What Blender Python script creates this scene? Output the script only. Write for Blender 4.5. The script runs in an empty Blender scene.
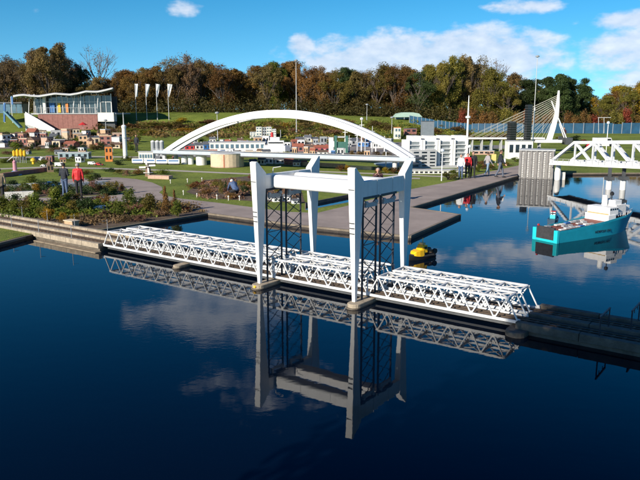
import bpy, bmesh, math, random
import numpy as np
from mathutils import Vector, Matrix
from mathutils.geometry import delaunay_2d_cdt

random.seed(7)
SC = bpy.context.scene
COL = SC.collection
R = math.radians

# ------------------------------------------------------------------ camera
FPX, YH, HCAM = 676.0, 108.0, 4.7            # focal length in photo pixels, horizon row, camera height over the water
PITCH = math.atan((240 - YH) / FPX)
CP, SP = math.cos(PITCH), math.sin(PITCH)
cam_d = bpy.data.cameras.new('camera')
cam_d.sensor_width = 36.0
cam_d.lens = 36.0 * FPX / 640.0
cam_d.clip_start = 0.1
cam_d.clip_end = 3000
cam = bpy.data.objects.new('camera', cam_d)
COL.objects.link(cam)
cam.location = (0, 0, HCAM)
cam.rotation_euler = (math.pi / 2 - PITCH, 0, 0)
SC.camera = cam

# ------------------------------------------------------------------ light
SUN_AZ = Vector((-0.66, -0.75)).normalized()   # horizontal direction towards the sun
SUN_EL = R(24)
SKY_STRENGTH = 0.10
sun_d = bpy.data.lights.new('sun', 'SUN')
sun_d.energy = 5.0
sun_d.angle = R(0.55)
sun_d.color = (1.0, 0.91, 0.78)
sun = bpy.data.objects.new('sun', sun_d)
COL.objects.link(sun)
sdir = Vector((SUN_AZ.x * math.cos(SUN_EL), SUN_AZ.y * math.cos(SUN_EL), math.sin(SUN_EL)))
sun.rotation_euler = sdir.to_track_quat('Z', 'Y').to_euler()
SC.view_settings.view_transform = 'Standard'
SC.view_settings.look = 'None'
SC.view_settings.exposure = 0.45
SC.view_settings.gamma = 1.0
SC.view_settings.use_curve_mapping = False

def build_world():
    w = bpy.data.worlds.new('World')
    SC.world = w
    w.use_nodes = True
    nt = w.node_tree
    N, L = nt.nodes, nt.links
    bg = N['Background']
    bg.inputs['Strength'].default_value = SKY_STRENGTH
    sky = N.new('ShaderNodeTexSky')
    sky.sky_type = 'NISHITA'
    sky.sun_disc = False
    sky.sun_elevation = SUN_EL
    sky.sun_rotation = math.atan2(SUN_AZ.x, SUN_AZ.y)
    sky.air_density = 1.0
    sky.dust_density = 0.15
    sky.ozone_density = 2.2
    hs = N.new('ShaderNodeHueSaturation')
    hs.inputs['Hue'].default_value = 0.490
    hs.inputs['Saturation'].default_value = 1.5
    hs.inputs['Value'].default_value = 1.0
    L.new(sky.outputs[0], hs.inputs['Color'])
    tc = N.new('ShaderNodeTexCoord')
    sep = N.new('ShaderNodeSeparateXYZ')
    L.new(tc.outputs['Generated'], sep.inputs[0])
    # the air here is clear to the horizon: sample the sky model a little above the sight line
    lift = N.new('ShaderNodeVectorMath')
    lift.operation = 'MULTIPLY_ADD'
    lift.inputs[1].default_value = (1, 1, .85)
    lift.inputs[2].default_value = (0, 0, .13)
    L.new(tc.outputs['Generated'], lift.inputs[0])
    nrm = N.new('ShaderNodeVectorMath')
    nrm.operation = 'NORMALIZE'
    L.new(lift.outputs[0], nrm.inputs[0])
    L.new(nrm.outputs[0], sky.inputs['Vector'])

    def m(op, a, b=None, c=None):
        n = N.new('ShaderNodeMath')
        n.operation = op
        for i, v in enumerate((a, b, c)):
            if v is None:
                continue
            if isinstance(v, (int, float)):
                n.inputs[i].default_value = v
            else:
                L.new(v, n.inputs[i])
        return n.outputs[0]
    az = m('ARCTAN2', sep.outputs[0], sep.outputs[1])
    el = m('ARCSINE', sep.outputs[2])
    comb = N.new('ShaderNodeCombineXYZ')
    L.new(m('MULTIPLY', az, 1.0), comb.inputs[0])
    L.new(m('MULTIPLY', el, 1.9), comb.inputs[1])
    no = N.new('ShaderNodeTexNoise')
    no.inputs['Scale'].default_value = 15.0
    no.inputs['Detail'].default_value = 5.0
    no.inputs['Roughness'].default_value = 0.58
    L.new(comb.outputs[0], no.inputs['Vector'])
    no2 = N.new('ShaderNodeTexNoise')
    no2.inputs['Scale'].default_value = 42.0
    no2.inputs['Detail'].default_value = 3.0
    L.new(comb.outputs[0], no2.inputs['Vector'])
    # cumulus masses: (azimuth, elevation, half width, half height, weight), radians
    def pe(px, py, rx, ry, wt=1.0):
        vx, vy, vz = (px - 320) / FPX, CP - (py - 240) / FPX * SP, -SP - (py - 240) / FPX * CP
        return (math.atan2(vx, vy), math.atan2(vz, math.hypot(vx, vy)), rx / FPX, ry / FPX, wt)
    cl = [pe(415, 66, 118, 30, 1.5), pe(330, 62, 42, 26, 1.0), pe(303, 47, 15, 15, 1.2), pe(470, 58, 85, 28, 1.5),
          pe(528, 75, 42, 24, .8), pe(650, 50, 62, 28, 1.15), pe(635, 20, 52, 12, 1.0), pe(655, 80, 60, 24, .95),
          pe(527, 7, 42, 8, .95), pe(184, 9, 20, 11, .85), pe(38, 14, 9, 12, .3),
          (-0.16, .295, .13, .05, 1.0), (-0.08, .40, .2, .08, .35), (.34, .21, .24, .03, .75),
          (.55, .16, .22, .05, .8)]
    rg = random.Random(11)
    for k in range(9):                       # the same kind of sky goes on all round
        cl.append((1.0 + k * .52 - (6.283 if 1.0 + k * .52 > 3.14 else 0), .12 + rg.random() * .5, .2 + rg.random() * .15, .05 + rg.random() * .08, .5 + rg.random() * .5))
    v3 = N.new('ShaderNodeCombineXYZ')
    L.new(az, v3.inputs[0])
    L.new(el, v3.inputs[1])
    mask = None
    for (a0, e0, ra, re, wt) in cl:
        n1 = N.new('ShaderNodeVectorMath')
        n1.operation = 'MULTIPLY_ADD'
        L.new(v3.outputs[0], n1.inputs[0])
        n1.inputs[1].default_value = (1 / ra, 1 / re, 0)
        n1.inputs[2].default_value = (-a0 / ra, -e0 / re, 0)
        n2 = N.new('ShaderNodeVectorMath')
        n2.operation = 'DOT_PRODUCT'
        L.new(n1.outputs[0], n2.inputs[0])
        L.new(n1.outputs[0], n2.inputs[1])
        g = m('MULTIPLY_ADD', n2.outputs['Value'], -1.0, wt)
        mask = g if mask is None else m('MAXIMUM', mask, g)
    mask = m('MAXIMUM', mask, -1.5)
    d = m('ADD', mask, m('MULTIPLY', m('SUBTRACT', no.outputs[0], 0.52), 2.6))
    d = m('ADD', d, m('MULTIPLY', m('SUBTRACT', no2.outputs[0], 0.5), 0.9))
    mr = N.new('ShaderNodeMapRange')
    mr.interpolation_type = 'SMOOTHSTEP'
    mr.inputs['From Min'].default_value = 0.0
    mr.inputs['From Max'].default_value = 0.95
    mr.inputs['To Max'].default_value = 0.84
    L.new(d, mr.inputs['Value'])
    shade = m('ADD', m('MULTIPLY', no.outputs[0], .55), m('MULTIPLY', no2.outputs[0], .6))
    ramp = N.new('ShaderNodeValToRGB')
    ramp.color_ramp.elements[0].position = .36
    ramp.color_ramp.elements[0].color = (4.0, 4.9, 6.4, 1)
    ramp.color_ramp.elements[1].position = .80
    ramp.color_ramp.elements[1].color = (6.9, 7.2, 7.8, 1)
    L.new(shade, ramp.inputs[0])
    mix = N.new('ShaderNodeMix')
    mix.data_type = 'RGBA'
    L.new(mr.outputs[0], mix.inputs['Factor'])
    # clear autumn air: the blue deepens quickly towards the zenith
    dp = N.new('ShaderNodeMapRange')
    dp.interpolation_type = 'LINEAR'
    dp.inputs['From Min'].default_value = 0.0
    dp.inputs['From Max'].default_value = 0.52
    L.new(el, dp.inputs['Value'])
    tint = N.new('ShaderNodeMix')
    tint.data_type = 'RGBA'
    tint.inputs['A'].default_value = (1.34, 1.32, 1.28, 1)
    tint.inputs['B'].default_value = (.27, .34, .58, 1)
    L.new(dp.outputs[0], tint.inputs['Factor'])
    deep = N.new('ShaderNodeVectorMath')
    deep.operation = 'MULTIPLY'
    L.new(hs.outputs[0], deep.inputs[0])
    L.new(tint.outputs['Result'], deep.inputs[1])
    L.new(deep.outputs[0], mix.inputs['A'])
    L.new(ramp.outputs[0], mix.inputs['B'])
    L.new(mix.outputs['Result'], bg.inputs['Color'])
build_world()

# ------------------------------------------------------------------ pixel <-> world helpers
def ray(px, py):
    x = (px - 320) / FPX
    y = -(py - 240) / FPX
    return Vector((x, CP + y * SP, -SP + y * CP))
LZ = 0.14                                   # level of the land above the pond
def G(px, py, z=LZ):
    """where the sight line through a photo pixel meets the level z"""
    d = ray(px, py)
    t = (z - HCAM) / d.z
    return Vector((d.x * t, d.y * t, z))
def D(px, py, dep):
    """the point on a sight line at forward distance dep"""
    d = ray(px, py)
    t = dep / d.y
    return Vector((d.x * t, dep, HCAM + d.z * t))
def sstep(a, b, x):
    t = min(1, max(0, (x - a) / (b - a)))
    return t * t * (3 - 2 * t)
def interp(tab, x):
    if x <= tab[0][0]:
        return tab[0][1]
    for (x0, y0), (x1, y1) in zip(tab, tab[1:]):
        if x <= x1:
            return y0 + (y1 - y0) * (x - x0) / (x1 - x0)
    return tab[-1][1]
BANK = [(230, 3.9), (300, 3.6), (400, 3.0), (470, 2.0), (560, 1.05), (640, 1.0)]
def terr(x, y):
    px = 320 + FPX * x / max(y, 25)
    return LZ + (1.0 - LZ) * sstep(70, 100, y) + (interp(BANK, px) - 1.0) * sstep(106, 124, y)
def T(px, py):
    """where the sight line meets the terrain"""
    d = ray(px, py)
    t = 20.0
    while t < 400:
        p = Vector((0, 0, HCAM)) + d * t
        if p.z <= terr(p.x, p.y):
            return Vector((p.x, p.y, terr(p.x, p.y)))
        t += 0.1
    return Vector((d.x * 130, 130, terr(d.x * 130, 130)))

# ------------------------------------------------------------------ materials
MATS = {}
def M(name, rgb=None, rough=0.6, var=0.12, scale=5.0, metal=0.0, bump=0.0, rgb2=None, spec=0.5, coat=0):
    if name in MATS:
        return MATS[name]
    m = bpy.data.materials.new(name)
    m.use_nodes = True
    nt = m.node_tree
    N, L = nt.nodes, nt.links
    b = N['Principled BSDF']
    b.inputs['Roughness'].default_value = rough
    b.inputs['Metallic'].default_value = metal
    b.inputs['Specular IOR Level'].default_value = spec
    if coat:
        b.inputs['Coat Weight'].default_value = coat
    tc = N.new('ShaderNodeTexCoord')
    no = N.new('ShaderNodeTexNoise')
    no.inputs['Scale'].default_value = scale
    no.inputs['Detail'].default_value = 6
    no.inputs['Roughness'].default_value = .65
    L.new(tc.outputs['Object'], no.inputs['Vector'])
    rp = N.new('ShaderNodeValToRGB')
    c2 = rgb2 if rgb2 else tuple(min(1, c * (1 + var)) for c in rgb)
    c1 = tuple(c * (1 - var) for c in rgb)
    rp.color_ramp.elements[0].position = .32
    rp.color_ramp.elements[1].position = .68
    rp.color_ramp.elements[0].color = (*c1, 1)
    rp.color_ramp.elements[1].color = (*c2, 1)
    L.new(no.outputs[0], rp.inputs[0])
    L.new(rp.outputs[0], b.inputs['Base Color'])
    if bump:
        bp = N.new('ShaderNodeBump')
        bp.inputs['Strength'].default_value = bump
        bp.inputs['Distance'].default_value = .02
        n2 = N.new('ShaderNodeTexNoise')
        n2.inputs['Scale'].default_value = scale * 6
        n2.inputs['Detail'].default_value = 4
        L.new(tc.outputs['Object'], n2.inputs['Vector'])
        L.new(n2.outputs[0], bp.inputs['Height'])
        L.new(bp.outputs[0], b.inputs['Normal'])
    MATS[name] = m
    return m
def leafmat(name, c1, c2, trans=.4):
    if name in MATS:
        return MATS[name]
    m = bpy.data.materials.new(name)
    m.use_nodes = True
    nt = m.node_tree
    N, L = nt.nodes, nt.links
    b = N['Principled BSDF']
    b.inputs['Roughness'].default_value = .6
    b.inputs['Specular IOR Level'].default_value = .25
    at = N.new('ShaderNodeAttribute')
    at.attribute_name = 'v'
    rp = N.new('ShaderNodeValToRGB')
    rp.color_ramp.elements[0].color = (*c1, 1)
    rp.color_ramp.elements[1].color = (*c2, 1)
    L.new(at.outputs['Fac'], rp.inputs[0])
    oi = N.new('ShaderNodeObjectInfo')
    hs = N.new('ShaderNodeHueSaturation')
    mr = N.new('ShaderNodeMapRange')
    mr.inputs['To Min'].default_value = .72
    mr.inputs['To Max'].default_value = 1.3
    L.new(oi.outputs['Random'], mr.inputs['Value'])
    L.new(mr.outputs[0], hs.inputs['Value'])
    mh = N.new('ShaderNodeMapRange')
    mh.inputs['From Max'].default_value = 1.0
    mh.inputs['To Min'].default_value = .485
    mh.inputs['To Max'].default_value = .515
    fr = N.new('ShaderNodeMath')
    fr.operation = 'FRACT'
    mu = N.new('ShaderNodeMath')
    mu.operation = 'MULTIPLY'
    mu.inputs[1].default_value = 7.31
    L.new(oi.outputs['Random'], mu.inputs[0])
    L.new(mu.outputs[0], fr.inputs[0])
    L.new(fr.outputs[0], mh.inputs['Value'])
    L.new(mh.outputs[0], hs.inputs['Hue'])
    L.new(rp.outputs[0], hs.inputs['Color'])
    L.new(hs.outputs[0], b.inputs['Base Color'])
    tr = N.new('ShaderNodeBsdfTranslucent')
    L.new(hs.outputs[0], tr.inputs['Color'])
    mx = N.new('ShaderNodeMixShader')
    mx.inputs[0].default_value = trans
    L.new(b.outputs[0], mx.inputs[1])
    L.new(tr.outputs[0], mx.inputs[2])
    L.new(mx.outputs[0], N['Material Output'].inputs['Surface'])
    MATS[name] = m
    return m

WHITE = M('white_paint', (.80, .80, .78), .45, .05, 3.0)
def streaks(m, col=(.48, .46, .40), amount=.28):
    nt = m.node_tree
    N, L = nt.nodes, nt.links
    b = N['Principled BSDF']
    src = b.inputs['Base Color'].links[0].from_socket
    tc = N.new('ShaderNodeTexCoord')
    mp = N.new('ShaderNodeMapping')
    mp.inputs['Scale'].default_value = (14, 14, 1.1)
    L.new(tc.outputs['Object'], mp.inputs[0])
    no = N.new('ShaderNodeTexNoise')
    no.inputs['Scale'].default_value = 1.0
    no.inputs['Detail'].default_value = 5
    L.new(mp.outputs[0], no.inputs['Vector'])
    mr = N.new('ShaderNodeMapRange')
    mr.inputs['From Min'].default_value = .52
    mr.inputs['From Max'].default_value = .80
    mr.inputs['To Max'].default_value = amount
    L.new(no.outputs[0], mr.inputs['Value'])
    mx = N.new('ShaderNodeMix')
    mx.data_type = 'RGBA'
    mx.inputs['B'].default_value = (*col, 1)
    L.new(mr.outputs[0], mx.inputs['Factor'])
    L.new(src, mx.inputs['A'])
    L.new(mx.outputs['Result'], b.inputs['Base Color'])
    return m
streaks(WHITE)
WHITE2 = M('weathered_white_paint', (.70, .69, .66), .55, .16, 9.0, bump=.15)
OFFWHITE = M('off_white_render', (.72, .70, .64), .7, .1, 4.0)
STEEL = M('dark_painted_steel', (.030, .036, .050), .5, .25, 8.0)
GREYPAINT = M('grey_paint', (.30, .32, .34), .55, .12, 6.0)
LGREY = M('light_grey_panel', (.46, .47, .47), .55, .1, 5.0)
DGREY = M('dark_grey_panel', (.07, .075, .08), .5, .2, 5.0)
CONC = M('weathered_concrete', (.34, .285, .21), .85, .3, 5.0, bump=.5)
CONC_D = M('damp_and_shaded_concrete', (.125, .105, .08), .85, .35, 4.0, bump=.5)  # damp at the tide marks; on the right causeway the shade is painted in
TRACK = M('brown_track_bed', (.085, .062, .045), .9, .35, 14.0, bump=.4)
RAIL = M('rusty_rail', (.16, .12, .09), .45, .2, 12.0, metal=.7)
GLASS = M('dark_window_glass', (.02, .027, .035), .08, .3, 2.0, spec=.6)
BGLASS = M('blue_window_glass', (.10, .17, .22), .12, .25, 2.0, spec=.6)
BRICK = M('red_brown_brick', (.27, .12, .10), .85, .22, 3.0, bump=.4)
TAN = M('tan_stone', (.50, .33, .20), .8, .15, 6.0)
PINK = M('pink_stone', (.50, .33, .25), .8, .15, 6.0)
CREAM = M('cream_stone', (.60, .48, .33), .8, .12, 6.0)
REDROOF = M('red_tile_roof', (.28, .09, .055), .8, .2, 9.0)
BROWNROOF = M('brown_tile_roof', (.12, .075, .055), .85, .2, 9.0)
GREYROOF = M('slate_roof', (.10, .11, .125), .7, .2, 9.0)
BLUE = M('blue_paint', (.03, .14, .36), .5, .15, 6.0)
CYAN = M('cyan_hull_paint', (.012, .30, .40), .35, .1, 3.0)
YELLOW = M('yellow_paint', (.75, .46, .02), .4, .1, 6.0)
BLACK = M('black_paint', (.012, .012, .014), .5, .2, 6.0)
ORANGE = M('orange_paint', (.60, .20, .04), .55, .12, 6.0)
RED = M('red_paint', (.52, .03, .03), .55, .1, 6.0)
WOOD = M('brown_wood', (.20, .115, .06), .8, .25, 7.0, bump=.3)
BARK = M('bark', (.085, .065, .05), .9, .3, 6.0, bump=.5)
SOIL = M('soil', (.085, .058, .040), .95, .35, 3.0, bump=.6, rgb2=(.15, .105, .065))

# ------------------------------------------------------------------ object helpers
def wloc(o):
    v = Vector((0, 0, 0))
    while o:
        v += o.location
        o = o.parent
    return v
def tag(o, label=None, cat=None, group=None, kind=None):
    if label:
        o['label'] = label
    if cat:
        o['category'] = cat
    if group:
        o['group'] = group
    if kind:
        o['kind'] = kind
    return o
def thing(name, loc, label, cat, group=None, rz=0):
    o = bpy.data.objects.new(name, None)
    o.empty_display_size = .2
    COL.objects.link(o)
    o.location = loc
    o.rotation_euler = (0, 0, rz)
    return tag(o, label, cat, group)
def link(name, me, parent=None, loc=(0, 0, 0), rot=(0, 0, 0), sc=(1, 1, 1)):
    o = bpy.data.objects.new(name, me)
    COL.objects.link(o)
    o.parent = parent
    o.location = loc
    o.rotation_euler = rot
    o.scale = sc
    return o
def copy_tree(o, parent=None):
    c = o.copy()
    COL.objects.link(c)
    c.parent = parent
    for ch in list(o.children):
        copy_tree(ch, c)
    return c

class MB:
    """collects simple solids into one mesh"""
    def __init__(s):
        s.v, s.f = [], []
    def add(s, vs, fs):
        k = len(s.v)
        s.v += [tuple(x) for x in vs]
        s.f += [tuple(i + k for i in q) for q in fs]
        return s
    def hexa(s, b, t):
        """bottom and top quads, both counter-clockwise from above"""
        return s.add(list(b) + list(t), [(3, 2, 1, 0), (4, 5, 6, 7), (0, 1, 5, 4), (1, 2, 6, 5), (2, 3, 7, 6), (3, 0, 4, 7)])
    def box(s, c, d, rz=0):
        c = Vector(c)
        hx, hy, hz = d[0] / 2, d[1] / 2, d[2] / 2
        ca, sa = math.cos(rz), math.sin(rz)
        q = [(-hx, -hy), (hx, -hy), (hx, hy), (-hx, hy)]
        q = [(c.x + x * ca - y * sa, c.y + x * sa + y * ca) for x, y in q]
        return s.hexa([(x, y, c.z - hz) for x, y in q], [(x, y, c.z + hz) for x, y in q])
    def bar(s, p, q, w, h=None, up=(0, 0, 1)):
        p, q = Vector(p), Vector(q)
        h = h or w
        d = (q - p).normalized()
        upv = Vector(up)
        if abs(d.dot(upv)) > .98:
            upv = Vector((0, 1, 0))
        a = d.cross(upv).normalized() * (w / 2)
        b = a.cross(d).normalized() * (h / 2)
        vs = [e + sa * a + sb * b for e in (p, q) for sa, sb in ((-1, -1), (1, -1), (1, 1), (-1, 1))]
        return s.add(vs, [(3, 2, 1, 0), (4, 5, 6, 7), (0, 1, 5, 4), (1, 2, 6, 5), (2, 3, 7, 6), (3, 0, 4, 7)])
    def tube(s, p, q, r0, r1=None, n=10):
        p, q = Vector(p), Vector(q)
        r1 = r0 if r1 is None else r1
        d = (q - p).normalized()
        a = d.orthogonal().normalized()
        b = d.cross(a)
        vs = []
        for e, r in ((p, r0), (q, r1)):
            for i in range(n):
                t = 2 * math.pi * i / n
                vs.append(e + (a * math.cos(t) + b * math.sin(t)) * r)
        fs = [(i, (i + 1) % n, n + (i + 1) % n, n + i) for i in range(n)]
        fs += [tuple(reversed(range(n))), tuple(range(n, 2 * n))]
        return s.add(vs, fs)
    def lathe(s, c, prof, n=20):
        c = Vector(c)
        vs, fs = [], []
        for r, z in prof:
            for i in range(n):
                t = 2 * math.pi * i / n
                vs.append((c.x + r * math.cos(t), c.y + r * math.sin(t), c.z + z))
        for k in range(len(prof) - 1):
            for i in range(n):
                j = (i + 1) % n
                fs.append((k * n + i, k * n + j, (k + 1) * n + j, (k + 1) * n + i))
        fs.append(tuple(reversed(range(n))))
        fs.append(tuple(range((len(prof) - 1) * n, len(prof) * n)))
        return s.add(vs, fs)
    def prism(s, poly, z0, z1):
        n = len(poly)
        vs = [(p[0], p[1], z0) for p in poly] + [(p[0], p[1], z1) for p in poly]
        fs = [tuple(reversed(range(n))), tuple(range(n, 2 * n))] + [(i, (i + 1) % n, n + (i + 1) % n, n + i) for i in range(n)]
        return s.add(vs, fs)
    def gable(s, c, d, h, rz=0):
        """pitched roof: base centre, (length, width), ridge height, ridge along local x"""
        c = Vector(c)
        hx, hy = d[0] / 2, d[1] / 2
        ca, sa = math.cos(rz), math.sin(rz)
        q = [(-hx, -hy, 0), (hx, -hy, 0), (hx, hy, 0), (-hx, hy, 0), (-hx, 0, h), (hx, 0, h)]
        vs = [(c.x + x * ca - y * sa, c.y + x * sa + y * ca, c.z + z) for x, y, z in q]
        return s.add(vs, [(3, 2, 1, 0), (0, 1, 5, 4), (2, 3, 4, 5), (0, 4, 3), (1, 2, 5)])
    def mesh(s, name, mat, off=Vector((0, 0, 0)), smooth=False):
        me = bpy.data.meshes.new(name)
        me.from_pydata([(x - off.x, y - off.y, z - off.z) for x, y, z in s.v], [], s.f)
        bm = bmesh.new()
        bm.from_mesh(me)
        bmesh.ops.recalc_face_normals(bm, faces=bm.faces)
        bm.to_mesh(me)
        bm.free()
        if mat:
            me.materials.append(mat)
        if smooth:
            for p in me.polygons:
                p.use_smooth = True
        return me
    def build(s, name, mat, parent=None, local=False, smooth=False, bevel=0, kind=None):
        """world coordinates unless local; the parent must be unrotated when they are world coordinates"""
        off = wloc(parent) if (parent and not local) else Vector((0, 0, 0))
        o = link(name, s.mesh(name, mat, off, smooth), parent)
        if bevel:
            b = o.modifiers.new('bevel', 'BEVEL')
            b.width = bevel
            b.segments = 2
            b.limit_method = 'ANGLE'
        if kind:
            o['kind'] = kind
        return o
def smooth_by_angle(o, ang=40):
    for p in o.data.polygons:
        p.use_smooth = True
    for e in o.data.edges:
        pass
    try:
        o.data.set_sharp_from_angle(angle=R(ang))
    except Exception:
        pass
    return o
ORD = ['first', 'second', 'third', 'fourth', 'fifth', 'sixth', 'seventh', 'eighth', 'ninth', 'tenth', 'eleventh', 'twelfth',
       'thirteenth', 'fourteenth', 'fifteenth', 'sixteenth', 'seventeenth', 'eighteenth', 'nineteenth', 'twentieth']
ORD += ['twenty-' + o for o in ORD[:9]] + ['thirtieth'] + ['thirty-' + o for o in ORD[:9]] + ['fortieth'] + ['forty-' + o for o in ORD[:9]]

def from_np(name, V, F, mat, var=None):
    me = bpy.data.meshes.new(name)
    me.vertices.add(len(V))
    me.vertices.foreach_set('co', np.asarray(V, dtype=np.float32).ravel())
    k = F.shape[1]
    me.loops.add(F.size)
    me.loops.foreach_set('vertex_index', F.ravel().astype(np.int32))
    me.polygons.add(len(F))
    me.polygons.foreach_set('loop_start', np.arange(0, F.size, k, dtype=np.int32))
    try:
        me.polygons.foreach_set('loop_total', np.full(len(F), k, dtype=np.int32))
    except Exception:
        pass
    me.update(calc_edges=True)
    if var is not None:
        a = me.attributes.new('v', 'FLOAT', 'POINT')
        a.data.foreach_set('value', np.asarray(var, dtype=np.float32))
    if mat:
        me.materials.append(mat)
    return me
def leaves(clumps, per, size, seed, shell=.55, flat=0.0, aspect=.6):
    """leaf-sized quads spread through ellipsoid clumps; returns V, F, v"""
    rs = np.random.RandomState(seed)
    VV, var = [], []
    for c in clumps:
        cx, cy, cz, rx, ry, rz = c[:6]
        n = max(3, int(per * (c[6] if len(c) > 6 else 1)))
        d = rs.normal(size=(n, 3))
        d /= np.linalg.norm(d, axis=1)[:, None]
        rad = shell + (1.12 - shell) * rs.rand(n) ** .7
        p = d * rad[:, None] * np.array([rx, ry, rz]) + np.array([cx, cy, cz])
        nn = d * .8 + rs.normal(size=(n, 3)) * .7
        nn[:, 2] += .25 + flat
        nn /= np.linalg.norm(nn, axis=1)[:, None]
        t = np.cross(nn, rs.normal(size=(n, 3)))
        t /= np.linalg.norm(t, axis=1)[:, None]
        b = np.cross(nn, t)
        s = size * (.6 + .8 * rs.rand(n))[:, None]
        q = np.stack([p - t * s, p - b * s * aspect, p + t * s, p + b * s * aspect], axis=1)
        VV.append(q.reshape(-1, 3))
        cv = np.clip(rs.rand() * .55 + .45 * rs.rand(n), 0, 1)
        var.append(np.repeat(cv, 4))
    V = np.concatenate(VV)
    F = np.arange(len(V)).reshape(-1, 4)
    return V, F, np.concatenate(var)

# ================================================================== SETTING: ground, water, paths
POND_PX = [(-60, 262), (0, 243.5), (46, 231.5), (99, 245.5), (104, 238), (91, 231.5), (208, 213.5), (300, 225.5), (410, 236.5),
           (460.5, 214.5), (412, 207.5), (520, 175.5), (556, 173.5), (640, 173), (760, 176)]
POND = [Vector((-22, 3)), Vector((-22, 18))] + [G(*p).to_2d() for p in POND_PX] + [Vector((48, 38)), Vector((48, 3))]
CHANNEL = [G(*p).to_2d() for p in ((306, 210), (350, 202), (352, 194), (306, 203))]

def area2(poly):
    return sum(a.x * b.y - b.x * a.y for a, b in zip(poly, poly[1:] + poly[:1]))
def inside(p, poly):
    r = False
    for a, b in zip(poly, poly[1:] + poly[:1]):
        if (a.y > p.y) != (b.y > p.y) and p.x < (b.x - a.x) * (p.y - a.y) / (b.y - a.y) + a.x:
            r = not r
    return r

def grass_material():
    m = bpy.data.materials.new('park_grass')
    m.use_nodes = True
    N, L = m.node_tree.nodes, m.node_tree.links
    b = N['Principled BSDF']
    b.inputs['Roughness'].default_value = .85
    b.inputs['Specular IOR Level'].default_value = .2
    tc = N.new('ShaderNodeTexCoord')
    def noise(s, d=5):
        n = N.new('ShaderNodeTexNoise')
        n.inputs['Scale'].default_value = s
        n.inputs['Detail'].default_value = d
        L.new(tc.outputs['Object'], n.inputs['Vector'])
        return n.outputs[0]
    r1 = N.new('ShaderNodeValToRGB')
    r1.color_ramp.elements[0].position = .35
    r1.color_ramp.elements[0].color = (.090, .140, .017, 1)
    r1.color_ramp.elements[1].position = .65
    r1.color_ramp.elements[1].color = (.235, .31, .042, 1)
    L.new(noise(.35), r1.inputs[0])
    r2 = N.new('ShaderNodeValToRGB')
    r2.color_ramp.elements[0].position = .4
    r2.color_ramp.elements[0].color = (.085, .125, .018, 1)
    r2.color_ramp.elements[1].position = .7
    r2.color_ramp.elements[1].color = (.32, .30, .075, 1)
    L.new(noise(6, 8), r2.inputs[0])
    mx = N.new('ShaderNodeMix')
    mx.data_type = 'RGBA'
    mx.inputs['Factor'].default_value = .45
    L.new(r1.outputs[0], mx.inputs['A'])
    L.new(r2.outputs[0], mx.inputs['B'])
    L.new(mx.outputs['Result'], b.inputs['Base Color'])
    bp = N.new('ShaderNodeBump')
    bp.inputs['Strength'].default_value = .7
    bp.inputs['Distance'].default_value = .05
    L.new(noise(25, 4), bp.inputs['Height'])
    L.new(bp.outputs[0], b.inputs['Normal'])
    return m
GRASS = grass_material()

def build_ground():
    pts, edges = [], []
    def ring(poly):
        k = len(pts)
        pts.extend(poly)
        n = len(poly)
        edges.extend((k + i, k + (i + 1) % n) for i in range(n))
    ring([Vector((-600, -200)), Vector((600, -200)), Vector((600, 900)), Vector((-600, 900))])
    ring(POND)
    ring(CHANNEL)
    y = 62.0
    while y < 200:
        x = -160.0
        while x <= 160:
            pts.append(Vector((x + (y * .37) % 1.7, y)))
            x += 4.0
        y += 3.0 if y < 130 else 12.0
    vo, _, fo, _, _, _ = delaunay_2d_cdt(pts, edges, [], 0, 1e-5)
    fs = []
    for f in fo:
        c = sum((vo[i] for i in f), Vector((0, 0))) / len(f)
        if not inside(c, POND) and not inside(c, CHANNEL):
            fs.append(tuple(f))
    me = bpy.data.meshes.new('ground')
    me.from_pydata([(p.x, p.y, terr(p.x, p.y)) for p in vo], [], fs)
    me.materials.append(GRASS)
    for p in me.polygons:
        p.use_smooth = True
    me.update()
    bm = bmesh.new()
    bm.from_mesh(me)
    for f in bm.faces:
        if f.normal.z < 0:
            f.normal_flip()
    bm.to_mesh(me)
    bm.free()
    tag(link('ground', me), kind='structure')
build_ground()

def water_material():
    m = bpy.data.materials.new('pond_water')
    m.use_nodes = True
    N, L = m.node_tree.nodes, m.node_tree.links
    b = N['Principled BSDF']
    b.inputs['Base Color'].default_value = (.0008, .004, .012, 1)
    b.inputs['Roughness'].default_value = .015
    b.inputs['IOR'].default_value = 1.333
    tc = N.new('ShaderNodeTexCoord')
    mp = N.new('ShaderNodeMapping')
    mp.inputs['Scale'].default_value = (1.0, 1.7, 1.0)
    mp.inputs['Rotation'].default_value = (0, 0, .35)
    L.new(tc.outputs['Object'], mp.inputs[0])
    def noise(s, d):
        n = N.new('ShaderNodeTexNoise')
        n.inputs['Scale'].default_value = s
        n.inputs['Detail'].default_value = d
        L.new(mp.outputs[0], n.inputs['Vector'])
        return n.outputs[0]
    b1 = N.new('ShaderNodeBump')
    b1.inputs['Strength'].default_value = .05
    b1.inputs['Distance'].default_value = .02
    L.new(noise(1.5, 2), b1.inputs['Height'])
    b2 = N.new('ShaderNodeBump')
    b2.inputs['Distance'].default_value = .02
    # wind patches: fine ripples come and go over the pond
    wp = N.new('ShaderNodeMapRange')
    wp.inputs['From Min'].default_value = .45
    wp.inputs['From Max'].default_value = .7
    wp.inputs['To Min'].default_value = .004
    wp.inputs['To Max'].default_value = .045
    L.new(noise(.12, 2), wp.inputs['Value'])
    L.new(wp.outputs[0], b2.inputs['Strength'])
    L.new(noise(7.0, 3), b2.inputs['Height'])
    L.new(b1.outputs[0], b2.inputs['Normal'])
    L.new(b2.outputs[0], b.inputs['Normal'])
    return m
WATER = water_material()
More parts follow.
